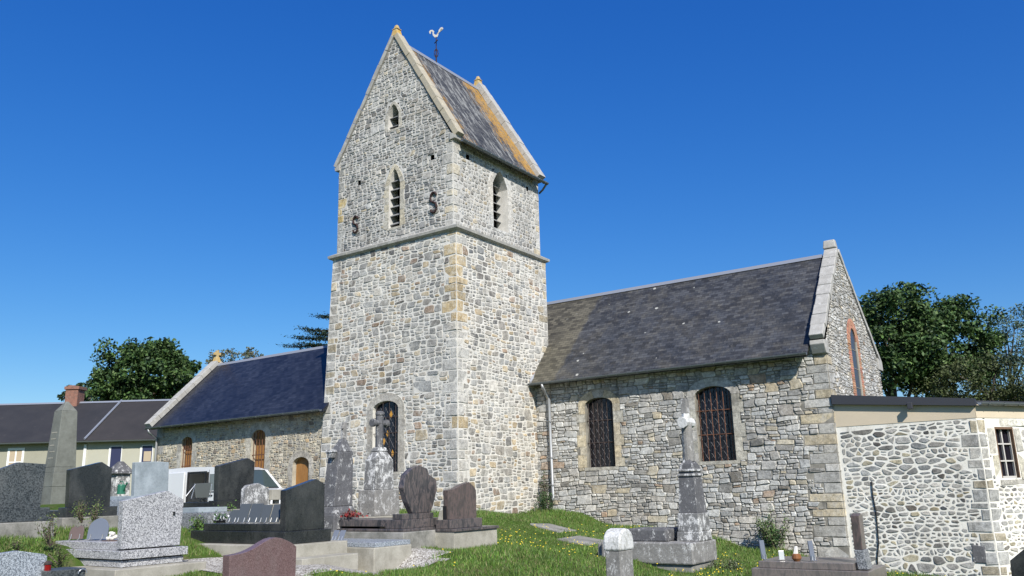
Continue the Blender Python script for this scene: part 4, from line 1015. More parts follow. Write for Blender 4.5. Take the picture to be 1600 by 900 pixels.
h2 = house('cream rendered house with brownish roof and dark blue shutters beside the nave', -.28, 6.5, M_REND2, M_RF2, RZ+.02, [(1.05, 1.62, .2, 2.78, 'd'), (2.75, 3.3, 1.2, 2.78, 'c')])
mb = MB(); hbox(mb, -.42, -.28, -.07, .0, -.5, EZ-.25); mb.build('downpipe', M_WHITE, h1)
mb = MB(); a0, a1 = Vector(hp(-.28, -.36, EZ-.03)), Vector(hp(-.28, 3.5, RZ+.02)); mb.tube([a0+Vector((0, 0, .05)), a1+Vector((0, 0, .05))], .06, 6); mb.build('verge_strip', M_RIDGE, h2)
def onplane(x, y, v):
    d = ray(x, y); k = (hO.dot(hn)+v)/d.dot(hn); return d*k
cq = onplane(116, 626, 3.5); cu = (cq-hO).dot(hr); ct = onplane(116, 604, 3.5).z
mb = MB(); hbox(mb, cu-.36, cu+.38, 3.1, 3.9, 4.9, ct-.22); hbox(mb, cu-.42, cu+.46, 3.03, 3.97, ct-.22, ct-.04); hbox(mb, cu-.30, cu+.1, 3.2, 3.8, ct-.04, ct+.04)
mb.build('chimney', M_BRICK, h1, bevel=.02)
# ------------------------------------------------------------------ TOMBS
TG = 'granite and stone tombs in the churchyard'
def slabbox(parent, name, x0, x1, y0, y1, z0, z1, m, bev=.008): mb = MB(); mb.box(x0, x1, y0, y1, z0, z1); return mb.build(name, m, parent, bevel=bev)
def stele(parent, name, x0, x1, prof, m, bev=.008): mb = MB(); mb.prismX(prof, x0, x1); return mb.build(name, m, parent, bevel=bev)
# big grey stone at the far left
t = thing('tomb', 'large dark grey speckled headstone cut off by the left edge of the photo', 'tomb', (-16.5, 7.4, -.5))
stele(t, 'headstone', -16.42, -16.28, [(6.5, -.12), (6.5, .35), (7.11, .57), (7.43, .70), (7.92, .67), (7.89, -.12)], M_DARKG)
slabbox(t, 'plinth', -16.55, -16.18, 6.4, 8.02, -.36, -.12, M_DARKG); slabbox(t, 'slab', -18.6, -16.55, 6.5, 7.95, -.4, -.22, M_DARKG); slabbox(t, 'kerb', -18.7, -16.1, 6.3, 8.1, -.7, -.362, M_CONCD, .015)
# second big dark one
t = thing('tomb', 'black polished headstone with an off-centre peak just right of the grey obelisk', 'tomb', (-17.2, 9.3, -.45))
stele(t, 'headstone', -17.26, -17.11, [(8.84, -.14), (8.80, .60), (9.45, .76), (9.68, .63), (9.70, -.14)], M_DARK)
slabbox(t, 'plinth', -17.35, -17.02, 8.76, 9.82, -.33, -.14, M_DARK); slabbox(t, 'slab', -19.2, -17.35, 8.8, 9.8, -.33, -.2, M_DARK); slabbox(t, 'kerb', -19.3, -16.92, 8.65, 9.98, -.7, -.332, M_CONCD, .015)
# tall dark in front of van
t = thing('tomb', 'tall black headstone standing in front of the white van', 'tomb', (-17, 12.6, -.4))
stele(t, 'headstone', -17.02, -16.84, [(12.12, -.09), (12.10, .69), (12.90, .88), (13.10, .79), (13.08, -.09)], M_DARK)
slabbox(t, 'plinth', -17.1, -16.76, 12.05, 13.2, -.29, -.09, M_DARK); slabbox(t, 'slab', -18.5, -17.1, 12.1, 13.15, -.29, -.12, M_DARK); slabbox(t, 'kerb', -18.9, -16.6, 11.95, 13.3, -.7, -.292, M_CONCD, .015)
# pale blue grey
t = thing('tomb', 'pale blue-grey flat-topped rough headstone left of the van', 'tomb', (-19.4, 12, -.2))
stele(t, 'headstone', -19.50, -19.34, [(11.56, -.05), (11.52, .86), (12.0, .885), (12.42, .87), (12.46, -.05)], M_PALE, .015)
slabbox(t, 'plinth', -19.65, -19.2, 11.45, 12.6, -.5, -.05, M_PALE); slabbox(t, 'slab', -21.2, -19.65, 11.5, 12.5, -.5, -.15, M_CONCD)
# granite tomb
t = thing('tomb', 'speckled light grey granite tomb with a slanted headstone and stepped slab, in the left foreground', 'tomb', (-14, 8.3, -1.2))
stele(t, 'headstone', -13.50, -13.36, [(7.83, -.80), (7.80, -.03), (8.60, .12), (8.92, -.04), (8.90, -.80)], M_GRAN, .01)
slabbox(t, 'slab', -15.55, -13.52, 7.86, 8.88, -.82, -.70, M_GRAN); slabbox(t, 'plinth', -15.7, -13.22, 7.76, 8.97, -.955, -.822, M_GRAN); slabbox(t, 'lower_plinth', -15.6, -13.28, 7.80, 8.93, -1.08, -.975, M_GRAN); slabbox(t, 'kerb', -15.9, -13.0, 7.55, 9.2, -1.6, -1.085, M_CONC, .015)
slabbox(t, 'joint', -15.55, -13.32, 7.84, 8.9, -.975, -.956, M_BLK, 0)
mb = MB(); q = onX(272, 802, -13.355); mb.taper(-13.355, q.y, q.z-.03, q.z+.03, .012, .018, .012, .018); mb.build('medallion', M_DARK, t)
# stepped pale slabs and grey slab behind the granite tomb
t = thing('tomb', 'low stepped blue-grey slab behind the speckled granite headstone', 'tomb', (-17.5, 10.6, -.5))
a = onY(175, 775, 10.3); slabbox(t, 'slab', -18.9, -17.3, 10.3, 11.3, -.5, -.02, M_GRANB); slabbox(t, 'upper_slab', -18.8, -17.6, 10.45, 11.2, -.02, .06, M_PALE); slabbox(t, 'base', -19.1, -17.1, 10.1, 11.5, -.9, -.5, M_CONCD)
t = thing('tomb', 'flat mid-grey speckled slab between the granite headstone and the black tomb', 'tomb', (-15.5, 10.9, -.8))
q0 = onY(325, 830, 10.75)
slabbox(t, 'slab', -16.8, q0.x, 10.75, 11.65, -.68, -.32, M_MIDG); slabbox(t, 'plinth', -16.9, q0.x+.1, 10.65, 11.75, -1.0, -.68, M_MIDG); slabbox(t, 'upper_slab', -16.7, q0.x-.5, 10.85, 11.55, -.32, -.22, M_PALE)
# dark tomb
t = thing('tomb', 'black polished tomb with plaques on its slab, right behind the pink headstone', 'tomb', (-13.5, 11, -1))
stele(t, 'headstone', -12.62, -12.46, [(10.44, -.65), (10.42, .08), (11.15, .28), (11.36, .19), (11.38, -.65)], M_DARK)
slabbox(t, 'plinth', -15.25, -12.40, 10.38, 11.50, -.88, -.652, M_DARK); slabbox(t, 'slab', -14.95, -12.64, 10.46, 11.40, -.65, -.52, M_DARK); slabbox(t, 'kerb', -15.5, -12.2, 10.15, 11.75, -1.5, -.885, M_CONC, .015)
mb = MB(); mb.lathe(-12.40, 0, [(0, 0)], 3) if False else None
slabbox(t, 'step', -12.19, -11.75, 10.25, 11.6, -1.4, -1.10, M_CONC, .015)
# plaques on dark tomb
def plaque(label, x, y, z, wdt, hgt, tilt, m, yaw=0, top='flat', grp='memorial plaques on the tombs', brk=True):
    t = thing('memorial_plaque', label, 'plaque', (x, y, z), grp)
    n = 8; pr = [(-wdt/2, 0), (wdt/2, 0)]
    if top == 'flat': pr += [(wdt/2, hgt), (-wdt/2, hgt)]
    elif top == 'slant': pr += [(wdt/2, hgt), (-wdt*.3, hgt*.98), (-wdt/2, hgt*.8)]
    elif top == 'round': pr += [(wdt/2*math.cos(a), hgt*.45+hgt*.55*math.sin(a)) for a in [math.pi*k/10 for k in range(11)]]
    elif top == 'heart': pr += [(wdt/2, hgt*.6), (wdt*.42, hgt*.9), (wdt*.2, hgt), (0, hgt*.82), (-wdt*.2, hgt*.95), (-wdt*.42, hgt*.8), (-wdt/2, hgt*.5)]
    cy, sy = math.cos(yaw), math.sin(yaw)
    def T(a, d, b): yy = d+b*math.sin(tilt); return (x+a*cy-yy*sy, y+a*sy+yy*cy, z+.02+b*math.cos(tilt))
    mb = MB(); mb.solid([T(a, 0, b) for a, b in pr], [T(a, .025, b) for a, b in pr]); mb.build('plate', m, t, bevel=.004)
    if brk:
        for s_ in (-.3, .3): mb = MB(); mb.tube([T(wdt*s_, -.06, -.01), T(wdt*s_, -.015, .01), T(wdt*s_, -.012, .09)], .008, 5); mb.build('bracket', M_CHROME, t)
    return t
xs_ = [(362, .24, .27, 'slant'), (376, .25, .40, 'flat'), (394, .30, .40, 'flat'), (411, .22, .37, 'flat'), (427, .24, .38, 'flat')]
lbl = ['short dark plaque leftmost on the black tomb slab', 'dark plaque second from the left on the black tomb slab', 'dark plaque with a hollow ring motif in the middle of the black tomb slab', 'narrow dark plaque fourth from the left on the black tomb slab', 'dark plaque nearest the black headstone']
for (px, wd, hg, tp), lb in zip(xs_, lbl):
    q = onY(px, 821, 10.62); plaque(lb, q.x, 10.62, -.52, wd, hg*.92, .35, M_SLATEPL, rnd.uniform(.1, .25), tp)
# weeds and pot behind the dark tomb
t = thing('flower_pot', 'dark pot of small white flowers left of the black tomb plaques', 'flower pot', (-15.3, 11.3, -.7)); q = onY(342, 817, 11.0)
mb = MB(); mb.lathe(q.x, 11.0, [(.09, -.66), (.13, -.50), (.14, -.48)], 12); mb.build('pot', M_BLK, t)
def leaves(mb, pts, size, cols, r, flat=.5):
    for p in pts:
        n = Vector((r.gauss(0, 1), r.gauss(0, 1), r.gauss(0, 1)*flat+.3)).normalized(); a = n.cross(Vector((r.random(), r.random(), r.random()))).normalized(); b = n.cross(a)
        s_ = size*r.uniform(.6, 1.3); c = cols[r.randrange(len(cols))]; k = r.uniform(.7, 1.3); col = tuple(v*k for v in c); p = Vector(p)
        mb.poly([p-a*s_*.5, p+b*s_*.28, p+a*s_*.5, p-b*s_*.28], 0, col)
mb = MB(); leaves(mb, [(q.x+rnd.gauss(0, .11), 11+rnd.gauss(0, .09), -.42+rnd.gauss(0, .05)) for _ in range(160)], .06, [(.05, .12, .04), (.04, .09, .03), (.6, .62, .65)], rnd); mb.build('flowers', M_LEAF, t, fix=False)
# old lichened headstone + block
t = thing('old_headstone', 'low round-shouldered grey lichened headstone behind the plaques', 'headstone', (-15.2, 13.2, -.5))
c = onX(384, 800, -14.9); 
q0 = onX(384, 762, -14.9); q1 = onX(424, 764, -14.9)
stele(t, 'stone', -15.06, -14.9, [(q0.y, -.9), (q0.y, q0.z-.03), (q0.y+.08, q0.z+.05), ((q0.y+q1.y)/2, q0.z+.09), (q1.y-.1, q1.z+.03), (q1.y, q1.z-.06), (q1.y, -.9)], M_OLDWHITE, .015)
t = thing('stone_block', 'small grey concrete cross base between the lichened headstone and the black headstone', 'stone block', (-14.8, 14, -.5))
q0 = onX(424, 765, -14.8); q1 = onX(442, 766, -14.8)
mb = MB(); mb.box(-15.1, -14.8, q0.y+.03, q1.y+.1, q0.z-.22, q0.z); mb.box(-15.05, -14.85, q0.y+.05, q1.y+.1, -.9, q0.z-.30); mb.box(-15.0, -14.9, q0.y+.2, q1.y+.0, q0.z-.30, q0.z-.22); mb.build('stone', M_CONC, t, bevel=.01)
# pink
t = thing('tomb', 'dark pink granite headstone with a curved top at the bottom of the photo', 'tomb', (-11.2, 8.8, -1.5))
pr = [(8.20, -1.62)]
for i in range(13):
    f = i/12; y = 8.18+1.28*f; pk = math.exp(-((f-.66)/.30)**2); z = -.87+.20*pk+.02*f-.03*(f > .95); pr.append((y, z))
pr += [(9.46, -1.62)]
stele(t, 'headstone', -11.17, -11.0, pr, M_PINK); slabbox(t, 'slab', -13.0, -11.17, 8.25, 9.4, -1.62, -1.42, M_PINK)
# front-left granite
t = thing('tomb', 'blue-grey granite headstone cropped by the bottom left corner', 'tomb', (-12.4, 5.6, -1.3))
stele(t, 'headstone', -12.42, -12.28, [(4.9, -1.6), (4.9, -.76), (5.3, -.69), (5.72, -.65), (6.08, -.72), (6.12, -.75), (6.12, -1.6)], M_GRANB)
q = onZ(105, 893, -1.02)
slabbox(t, 'slab', -12.28, -11.7, 5.6, 6.9, -1.5, -1.10, M_DARKG)
t = thing('grave_slab', 'dark grey slab edge with metal rings at the bottom left, beside the red lantern', 'slab', (q.x, q.y, -1.2))
q1 = onX(75, 895, -12.1); q2 = onX(134, 893, -12.1)
slabbox(t, 'slab', -12.6, -12.1, q1.y, q2.y, -1.45, q1.z+.02, M_DARKG)
for k in (0, 1):
    qq = onX(128+k*36, 899, -12.08); mb = MB(); mb.tube([(-12.07, qq.y+.06*math.cos(a), q1.z-.05+.06*math.sin(a)) for a in [math.pi*i/10 for i in range(11)]], .008, 6)
    if k == 0: mb.build('ring_handle', M_CHROME, t)
q = onX(77, 896, -12.15)
t = thing('grave_lantern', 'dark red glass grave lantern at the bottom left, beside the blue-grey granite', 'lantern', tuple(q))
mb = MB(); mb.lathe(q.x-.1, q.y+.02, [(.04, q.z), (.045, q.z+.10), (.03, q.z+.12)], 12); mb.build('glass', M_REDG, t); mb = MB(); mb.lathe(q.x-.1, q.y+.02, [(.052, q.z+.115), (.05, q.z+.14), (.015, q.z+.165)], 12); mb.build('lid', M_IRON, t)
# items on granite slab
q = onY(117, 848, 8.1); plaque('small brown heart-shaped plaque on the granite slab', q.x, 8.1, -.70, .27, .24, .15, M_REDPL, .5, 'heart')
q = onY(150, 847, 8.15); plaque('blue-grey round-topped plaque on the granite slab beside the porcelain roses', q.x, 8.15, -.70, .42, .36, .15, M_GREYPL, .35, 'round')
t = thing('porcelain_roses', 'white porcelain roses lying on the granite slab against the headstone', 'grave ornament', (-13.8, 8.2, -.7)); q = onY(175, 838, 8.15)
mb = MB()
for i in range(9):
    cx, cy, cz = q.x+rnd.uniform(-.09, .09), 8.15+rnd.uniform(-.05, .05), -.66+rnd.uniform(0, .10)
    mb.lathe(cx, cy, [(.01, cz-.03), (.035, cz-.015), (.045, cz+.01), (.03, cz+.03), (.012, cz+.02)], 8)
mb.build('petals', M_PORC, t); mb = MB(); mb.box(q.x-.14, q.x+.12, 8.05, 8.28, -.70, -.685); mb.build('base', M_REDPL, t)
# obelisk
t = thing('obelisk', 'tall grey tapering stone obelisk on a stepped base with faint carved lines', 'monument', (-27.4, 14.1, 0))
OX, OY = -27.3, 13.72
qs = [onX(x, y, -27.0) for x, y in ((74, 730), (110, 730), (85, 645), (116, 645))]
w0, w1_ = .40, .33
mb = MB(); mb.taper(OX, OY, 1.02, 2.80, .33, .33, .25, .25).taper(OX, OY, 2.80, 3.12, .25, .25, .04, .04); mb.build('shaft', M_OBEL, t, bevel=.02)
mb = MB(); mb.taper(OX, OY, .86, 1.02, .36, .36, .35, .35).taper(OX, OY, .42, .86, .385, .385, .38, .38).taper(OX, OY, -.5, .42, .38, .38, .38, .38); mb.build('base', M_OBEL, t, bevel=.015)
mb = MB()
for i in range(5):
    z = 2.1-.2*i; yy = OY-.33+(z-1.02)*.045-.002; mb.box(OX-.2+.03*(i % 2), OX+.14-.04*((i*7) % 3), yy-.004, yy+.03, z, z+.03)
mb.build('inscription', M_CONC, t)
# pier with pyramid cap, pump
t = thing('stone_pier', 'short whitish stone pier with a mossy pointed cap, left of the pale blue-grey headstone', 'pier', (-26.9, 15.5, -.2))
mb = MB(); mb.taper(-26.9, 15.5, -.4, .82, .26, .26, .24, .24); mb.build('post', M_OLDWHITE, t, bevel=.02)
mb = MB(); mb.taper(-26.9, 15.5, .80, .88, .34, .34, .34, .34).taper(-26.9, 15.5, .88, 1.22, .32, .32, .07, .07); mb.build('cap', M_OLDTOMB, t, bevel=.03)
t = thing('watering_can', 'green plastic watering can in front of the mossy-capped pier', 'watering can', (-25.5, 14.9, .0)); q = onY(189, 772, 14.9)
mb = MB(); mb.lathe(q.x, 14.9, [(.13, q.z), (.12, q.z+.26), (.10, q.z+.30)], 14); mb.build('body', M_GREEN, t, smooth=False)
mb = MB(); mb.tube([(q.x+.1, 14.9, q.z+.08), (q.x+.24, 14.9, q.z+.26), (q.x+.30, 14.9, q.z+.34)], [.025, .018, .03], 8); mb.build('spout', M_GREEN, t)
mb = MB(); mb.tube([(q.x-.12, 14.9, q.z+.08), (q.x-.2, 14.9, q.z+.25), (q.x-.08, 14.9, q.z+.40), (q.x+.06, 14.9, q.z+.38), (q.x+.08, 14.9, q.z+.28)], .016, 8); mb.build('handle', M_GREEN, t)
# plaque stand (grey board on struts) before the van
t = thing('plaque_stand', 'grey rectangular board leaning on metal struts, left of the tall black headstone', 'memorial stand', (-18, 12.6, -.1))
q0 = onX(305, 778, -17.9); q1 = onX(333, 754, -17.9)
mb = MB(); mb.solid([(-17.9, q0.y, q0.z), (-17.9, q1.y-.12, q0.z), (-18.02, q1.y, q1.z), (-18.02, q0.y+.02, q1.z-.02)], [(-17.86, q0.y, q0.z), (-17.86, q1.y-.12, q0.z), (-17.98, q1.y, q1.z), (-17.98, q0.y+.02, q1.z-.02)]); mb.build('board', mat('grey_board', (.07, .08, .075), .5), t, bevel=.004)
mb = MB(); a = onX(290, 776, -17.95); b = onX(305, 757, -17.95); mb.tube([a, b, onX(299, 779, -17.95)], .014, 6); mb.tube([onX(331, 756, -17.93), onX(328, 778, -17.93)], .012, 6); mb.build('strut', M_CHROME, t)
# M1: leaning broken monument, M2: cross on pedestal
t = thing('monument', 'leaning dark tapered monument with white lichen and a broken cross on top', 'monument', (-14.3, 13.3, -.8))
mb = MB(); mb.taper(-14.25, 13.36, -.28, .92, .22, .28, .17, .22, dx=.0, dy=.10).taper(-14.25, 13.46, .92, 1.22, .16, .20, .06, .06, dy=.04); mb.build('shaft', M_OLDTOMB, t, bevel=.02)
mb = MB(); mb.taper(-14.25, 13.52, 1.22, 1.60, .05, .06, .04, .045, dy=.02).taper(-14.25, 13.54, 1.44, 1.53, .045, .10, .035, .07); mb.build('broken_cross', M_OLDGREY, t, bevel=.02)
mb = MB(); mb.taper(-14.25, 13.16, .78, .90, .07, .05, .09, .08).taper(-14.25, 13.16, .90, .96, .11, .10, .09, .08); mb.build('side_knob', M_OLDWHITE, t, bevel=.01)
mb = MB(); mb.taper(-14.25, 13.35, -.44, -.28, .30, .34, .24, .29).taper(-14.25, 13.35, -.95, -.44, .36, .40, .34, .38); mb.build('base', M_OLDTOMB, t, bevel=.02)
t = thing('monument', 'upright stone cross with round arms on a lichened pedestal, in front of the tower window', 'monument', (-14.6, 14.6, -.8))
X0, Y0 = -14.35, 14.80
mb = MB(); mb.taper(X0, Y0, .06, .78, .20, .31, .19, .29).taper(X0, Y0, .78, .96, .18, .28, .11, .16).taper(X0, Y0, .96, 1.06, .13, .18, .10, .13); mb.build('pedestal', M_OLDWHITE, t, bevel=.02)
mb = MB(); mb.taper(X0, Y0, -.54, .06, .29, .42, .27, .41); mb.build('base', M_OLDGREY, t, bevel=.015)
mb = MB(); mb.taper(X0, Y0, -1.0, -.54, .42, .60, .42, .60); mb.build('step', M_CONC, t, bevel=.02)
mb = MB(); mb.taper(X0, Y0, 1.06, 1.62, .085, .10, .085, .10, n=8).taper(X0, Y0, 1.62, 1.84, .085, .10, .085, .09, n=8)
for sg in (-1, 1): mb.tube([(X0, Y0+sg*.05, 1.64), (X0, Y0+sg*.20, 1.64), (X0, Y0+sg*.205, 1.64), (X0, Y0+sg*.27, 1.64)], [.075, .075, .10, .10], 10)
mb.lathe(X0, Y0, [(.08, 1.82), (.11, 1.84), (.11, 1.90), (.07, 1.93)], 10); mb.build('cross', M_OLDTOMB, t, bevel=.008)
# brown tombs
t = thing('tomb', 'brown veined granite tomb with a rounded leaf-shaped headstone', 'tomb', (-12.6, 13.6, -.9))
pr = []
for x, y in ((645, 803), (637, 785), (630, 762), (634, 742), (645, 731), (655, 727), (668, 732), (671, 742), (682, 749), (683, 765), (677, 790), (673, 803)):
    q = onX(x, y, -12.15); pr.append((q.y, q.z))
stele(t, 'headstone', -12.30, -12.15, [(a, max(b, -.45)) for a, b in pr][::-1], M_BROWN, .015)
slabbox(t, 'neck', -12.38, -12.08, 13.18, 14.15, -.56, -.45, M_BROWN); slabbox(t, 'plinth', -12.5, -12.0, 13.10, 14.35, -.74, -.561, M_BROWN)
slabbox(t, 'slab', -14.55, -12.5, 13.12, 14.3, -.70, -.56, M_BROWN); slabbox(t, 'lower_slab', -14.7, -11.95, 13.05, 14.4, -.80, -.742, M_BROWN, .012); slabbox(t, 'kerb', -14.8, -11.86, 12.95, 14.5, -1.5, -.802, M_CONCD, .015)
t = thing('tomb', 'reddish brown rectangular headstone with a wavy top, nearest the tower corner', 'tomb', (-11.7, 14.6, -.9))
pr = []
for x, y in ((701, 812), (700, 766), (712, 763), (722, 757), (733, 753), (741, 760), (744, 766), (745, 812)):
    q = onX(x, y, -11.62); pr.append((q.y, q.z))
stele(t, 'headstone', -11.76, -11.62, [(a, max(b, -.62)) for a, b in pr][::-1], M_BROWN2, .01)
dy = pr[0][0]
slabbox(t, 'plinth', -11.9, -11.5, dy-.10, dy+1.02, -.78, -.60, M_BROWN); slabbox(t, 'slab', -11.9, -11.32, dy-.16, dy+1.40, -.84, -.782, M_BROWN); slabbox(t, 'kerb', -11.92, -11.36, dy-.14, dy+1.38, -1.5, -.842, M_CONC, .01)
t = thing('grave_vase', 'small grey and black vase between the two brown headstones', 'vase', (-11.9, 14.35, -.7)); q = onY(693, 814, 14.05)
mb = MB(); mb.box(q.x-.02, q.x+.05, 14.05, 14.13, -.62, -.32); mb.build('black_side', M_BLK, t); mb = MB(); mb.prismY([(q.x-.16, -.62), (q.x-.022, -.62), (q.x-.022, -.40), (q.x-.10, -.42)], 14.04, 14.14); mb.build('grey_side', M_CONC, t)
# side grave with blue grey slab
t = thing('tomb', 'low concrete grave with a thin blue-grey granite slab beside the lawn', 'tomb', (-12.2, 12.1, -1.2))
c = onY(525, 885, 11.9)
slabbox(t, 'kerb', -13.5, -11.60, 11.86, 12.92, -1.7, -1.02, M_CONC, .02); slabbox(t, 'slab', -13.45, -11.62, 11.9, 12.90, -1.018, -.93, M_GRANB)
q = onX(735, 12.4, -11.6)
for k, px in enumerate((521, 531)):
    q = onY(px, 846, 11.98); plaque(['small clear plaque on the blue-grey slab next to the black tomb', 'small clear plaque on the blue-grey slab nearest the brown tomb'][k], q.x, 11.98, -.93, .12, .22, .5, M_GREYPL, .2, 'flat')
t = thing('red_flowers', 'withered red flowers at the foot of the leaning monument', 'flowers', (-13.6, 13.5, -.5)); q = onY(548, 808, 13.3)
mb = MB(); leaves(mb, [(q.x+rnd.gauss(0, .16), 13.3+rnd.gauss(0, .1), -.50+abs(rnd.gauss(0, .05))) for _ in range(170)], .07, [(.22, .02, .02), (.14, .02, .02), (.08, .04, .03)], rnd); mb.build('petals', M_LEAF, t, fix=False)
# --- column monument on the lawn
t = thing('monument', 'weathered stone column with broken cross on grey grave blocks, alone on the lawn', 'monument', (-8, 17.5, -1.8))
XC1, YC0 = -7.29, 16.76
slabbox(t, 'kerb', -9.45, XC1, YC0, YC0+1.32, -1.62, -1.18, M_OLDGREY, .03); slabbox(t, 'footing', -9.35, XC1-.05, YC0+.06, YC0+1.25, -2.2, -1.62, M_CONCD, .03)
slabbox(t, 'slab', -8.95, -7.95, YC0+.18, YC0+1.12, -1.18, -.92, M_OLDTOMB, .03)
px_, py_ = -7.56, YC0+.78
mb = MB(); mb.taper(px_, py_, -1.18, -.98, .27, .34, .26, .33).taper(px_, py_, -.98, -.60, .25, .31, .24, .29); mb.build('pedestal', M_OLDWHITE, t, bevel=.02)
mb = MB(); mb.taper(px_, py_, -.60, .42, .22, .26, .16, .20).taper(px_, py_, .42, .56, .15, .19, .06, .10); mb.build('pillar', M_OLDTOMB, t, bevel=.012)
for z_ in (.18, .28): mb = MB(); mb.taper(px_, py_, z_, z_+.05, .205, .25, .20, .245); mb.build('moulding', M_OLDWHITE, t, bevel=.012)
mb = MB(); mb.lathe(px_, py_, [(.13, .50), (.115, 1.30)], 14); mb.build('column', M_OLDGREY, t, smooth=False)
mb = MB(); mb.tube([(px_, py_-.24, 1.34), (px_, py_-.12, 1.35), (px_, py_+.13, 1.35), (px_, py_+.26, 1.35)], [.13, .115, .115, .12], 9); mb.taper(px_, py_, 1.25, 1.55, .10, .11, .09, .10, n=8); mb.build('cross_arm', M_WHITELICH, t, bevel=.01)
mb = MB(); mb.taper(px_, py_, 1.55, 1.88, .07, .09, .065, .08); mb.build('cross_top', M_OLDGREY, t, bevel=.01)
t = thing('stone_block', 'loose grey stone block lying in the grass at the left foot of the column grave', 'stone block', (-9.9, 16.9, -1.5)); q = onY(942, 862, 16.9)
mb = MB(); mb.taper(q.x, 17.0, -1.65, q.z+.2, .13, .14, .11, .12); mb.build('stone', M_OLDGREY, t, bevel=.03)
# stele in foreground
t = thing('grave_post', 'narrow grey gravestone seen edge-on with a white lichened rounded top, bottom centre', 'gravestone', (-6.6, 12.4, -1.7))
pr = [(12.16, -1.9), (12.16, -.88)]+[(12.38-.22*math.cos(a), -.88+.20*math.sin(a)) for a in [math.pi*k/8 for k in range(1, 8)]]+[(12.60, -.88), (12.60, -1.9)]
stele(t, 'shaft', -6.79, -6.52, pr[:1]+[(12.16, -1.0), (12.60, -1.0)]+pr[-1:], M_OLDGREY, .015)
stele(t, 'cap', -6.81, -6.50, [(12.14, -.998), (12.14, -.86)]+[(12.38-.24*math.cos(a), -.86+.20*math.sin(a)) for a in [math.pi*k/8 for k in range(1, 8)]]+[(12.62, -.86), (12.62, -.998)], M_WHITELICH, .03)
# flat slabs in the lawn
for lb, (x0, x1, y0, y1) in {'flat weathered slab set in the grass below the tower, nearer the wall': (-13.2, -12.3, 19.5, 20.5), 'flat weathered slab set in the grass, nearer the column monument': (-11.7, -10.8, 18.5, 19.6)}.items():
    zz = [gzf(x, y) for x, y in ((x0, y0), (x1, y0), (x1, y1), (x0, y1))]
    mb = MB(); P4 = [(x0, y0), (x1, y0), (x1, y1), (x0, y1)]
    mb.solid([(p[0], p[1], z-.1) for p, z in zip(P4, zz)], [(p[0], p[1], z+.045) for p, z in zip(P4, zz)]); tag(mb.build('lawn_slab', M_CONCD, bevel=.02), lb, 'slab', 'flat slabs in the lawn')
# bottom right tomb
M_BRG = wavy('grey_brown_stone', (.15, .135, .125), (.11, .10, .095), (.20, .17, .155))
t = thing('tomb', 'brownish tomb slab with an upright headstone seen edge-on, at the bottom right', 'tomb', (-4.2, 16, -1.9))
zt = onY(1250, 878, 15.75).z
qL = onY(1178, 895, 15.75).x; qR = onY(1392, 895, 15.75).x
slabbox(t, 'lower_slab', qL, -3.62, 15.62, 17.0, -2.2, zt-.12, M_BRG, .01); slabbox(t, 'slab', qL+.12, -3.87, 15.7, 16.9, zt-.118, zt, M_BRG, .01)
mb = MB(); mb.solid([(-3.82, 15.8, zt-.1), (-3.66, 15.8, zt-.1), (-3.66, 16.15, zt-.1), (-3.82, 16.15, zt-.1)], [(-3.86, 15.8, zt+.22), (-3.70, 15.8, zt+.22), (-3.70, 16.15, zt+.22), (-3.86, 16.15, zt+.22)]); mb.build('plinth', M_MIDG, t, bevel=.006)
mb = MB(); mb.prismX([(15.84, zt+.222), (16.12, zt+.222), (16.14, zt+.78), (16.0, zt+.84), (15.84, zt+.80)], -3.86, -3.72); mb.build('headstone', M_BROWN2, t, bevel=.01)
q = onY(1194, 880, 15.8); plaque('slim grey plaque leaning at the left end of the bottom right tomb', q.x, 15.85, zt, .12, .34, .1, M_GREYPL, 1.2, 'flat')
q = onY(1221, 878, 15.8); plaque('tiny grey plaque second from the left on the bottom right tomb', q.x, 15.85, zt, .10, .16, .1, M_CHROME, .6, 'flat', brk=False)
q = onY(1270, 878, 15.8); plaque('slim leaning plaque right of the glazed pot on the bottom right tomb', q.x, 15.85, zt, .10, .34, .1, M_GREYPL, 1.0, 'flat')
q = onY(1244, 878, 15.85); t = thing('glazed_pot', 'small brown glazed pot with a white stone in it on the bottom right tomb', 'pot', (q.x, 15.9, zt))
mb = MB(); mb.lathe(q.x, 15.9, [(.05, zt), (.09, zt+.05), (.08, zt+.11), (.055, zt+.13)], 14); mb.build('pot', M_TERRA, t, smooth=False); mb = MB(); mb.taper(q.x-.01, 15.9, zt+.11, zt+.26, .04, .04, .025, .02, dx=.02); mb.build('white_stone', M_PORC, t, bevel=.01)
# dark stone in right bottom corner
t = thing('headstone', 'dark headstone with a sloping shoulder cropped by the bottom right corner', 'headstone', (-.6, 18, -2.4))
q0 = onY(1575, 900, 17.5); q1 = onY(1578, 876, 17.5); q2 = onY(1600, 858, 17.5)
mb = MB(); mb.prismY([(q0.x, -2.9), (q0.x+1.1, -2.9), (q0.x+1.1, q1.z-.1), (q2.x+.15, q2.z+.08), (q2.x, q2.z), (q1.x, q1.z)], 17.5, 17.65); mb.build('stone', M_DARK, t, bevel=.01)
# ------------------------------------------------------------------ VAN
van = thing('parked_van', 'white panel van with its side door open, parked by the nave', 'van', (-22.3, 17, -.9))
VX, VY, VZ = -20.45, 16.1, -1.0       # nose x, near side y, ground
def vp(a, z): return (VX-a, VZ+z)
W_ = 1.75
# side profile from the nose backwards: (distance from nose, height)
body = [(.05, .35), (0, .75), (.12, .98), (.35, 1.08), (1.10, 1.22), (1.85, 1.80), (2.3, 1.90), (3.5, 1.93), (4.9, 1.90), (5.15, 1.80), (5.25, .9), (5.22, .35)]
mb = MB()
op = (2.45, 3.55, .55, 1.75)
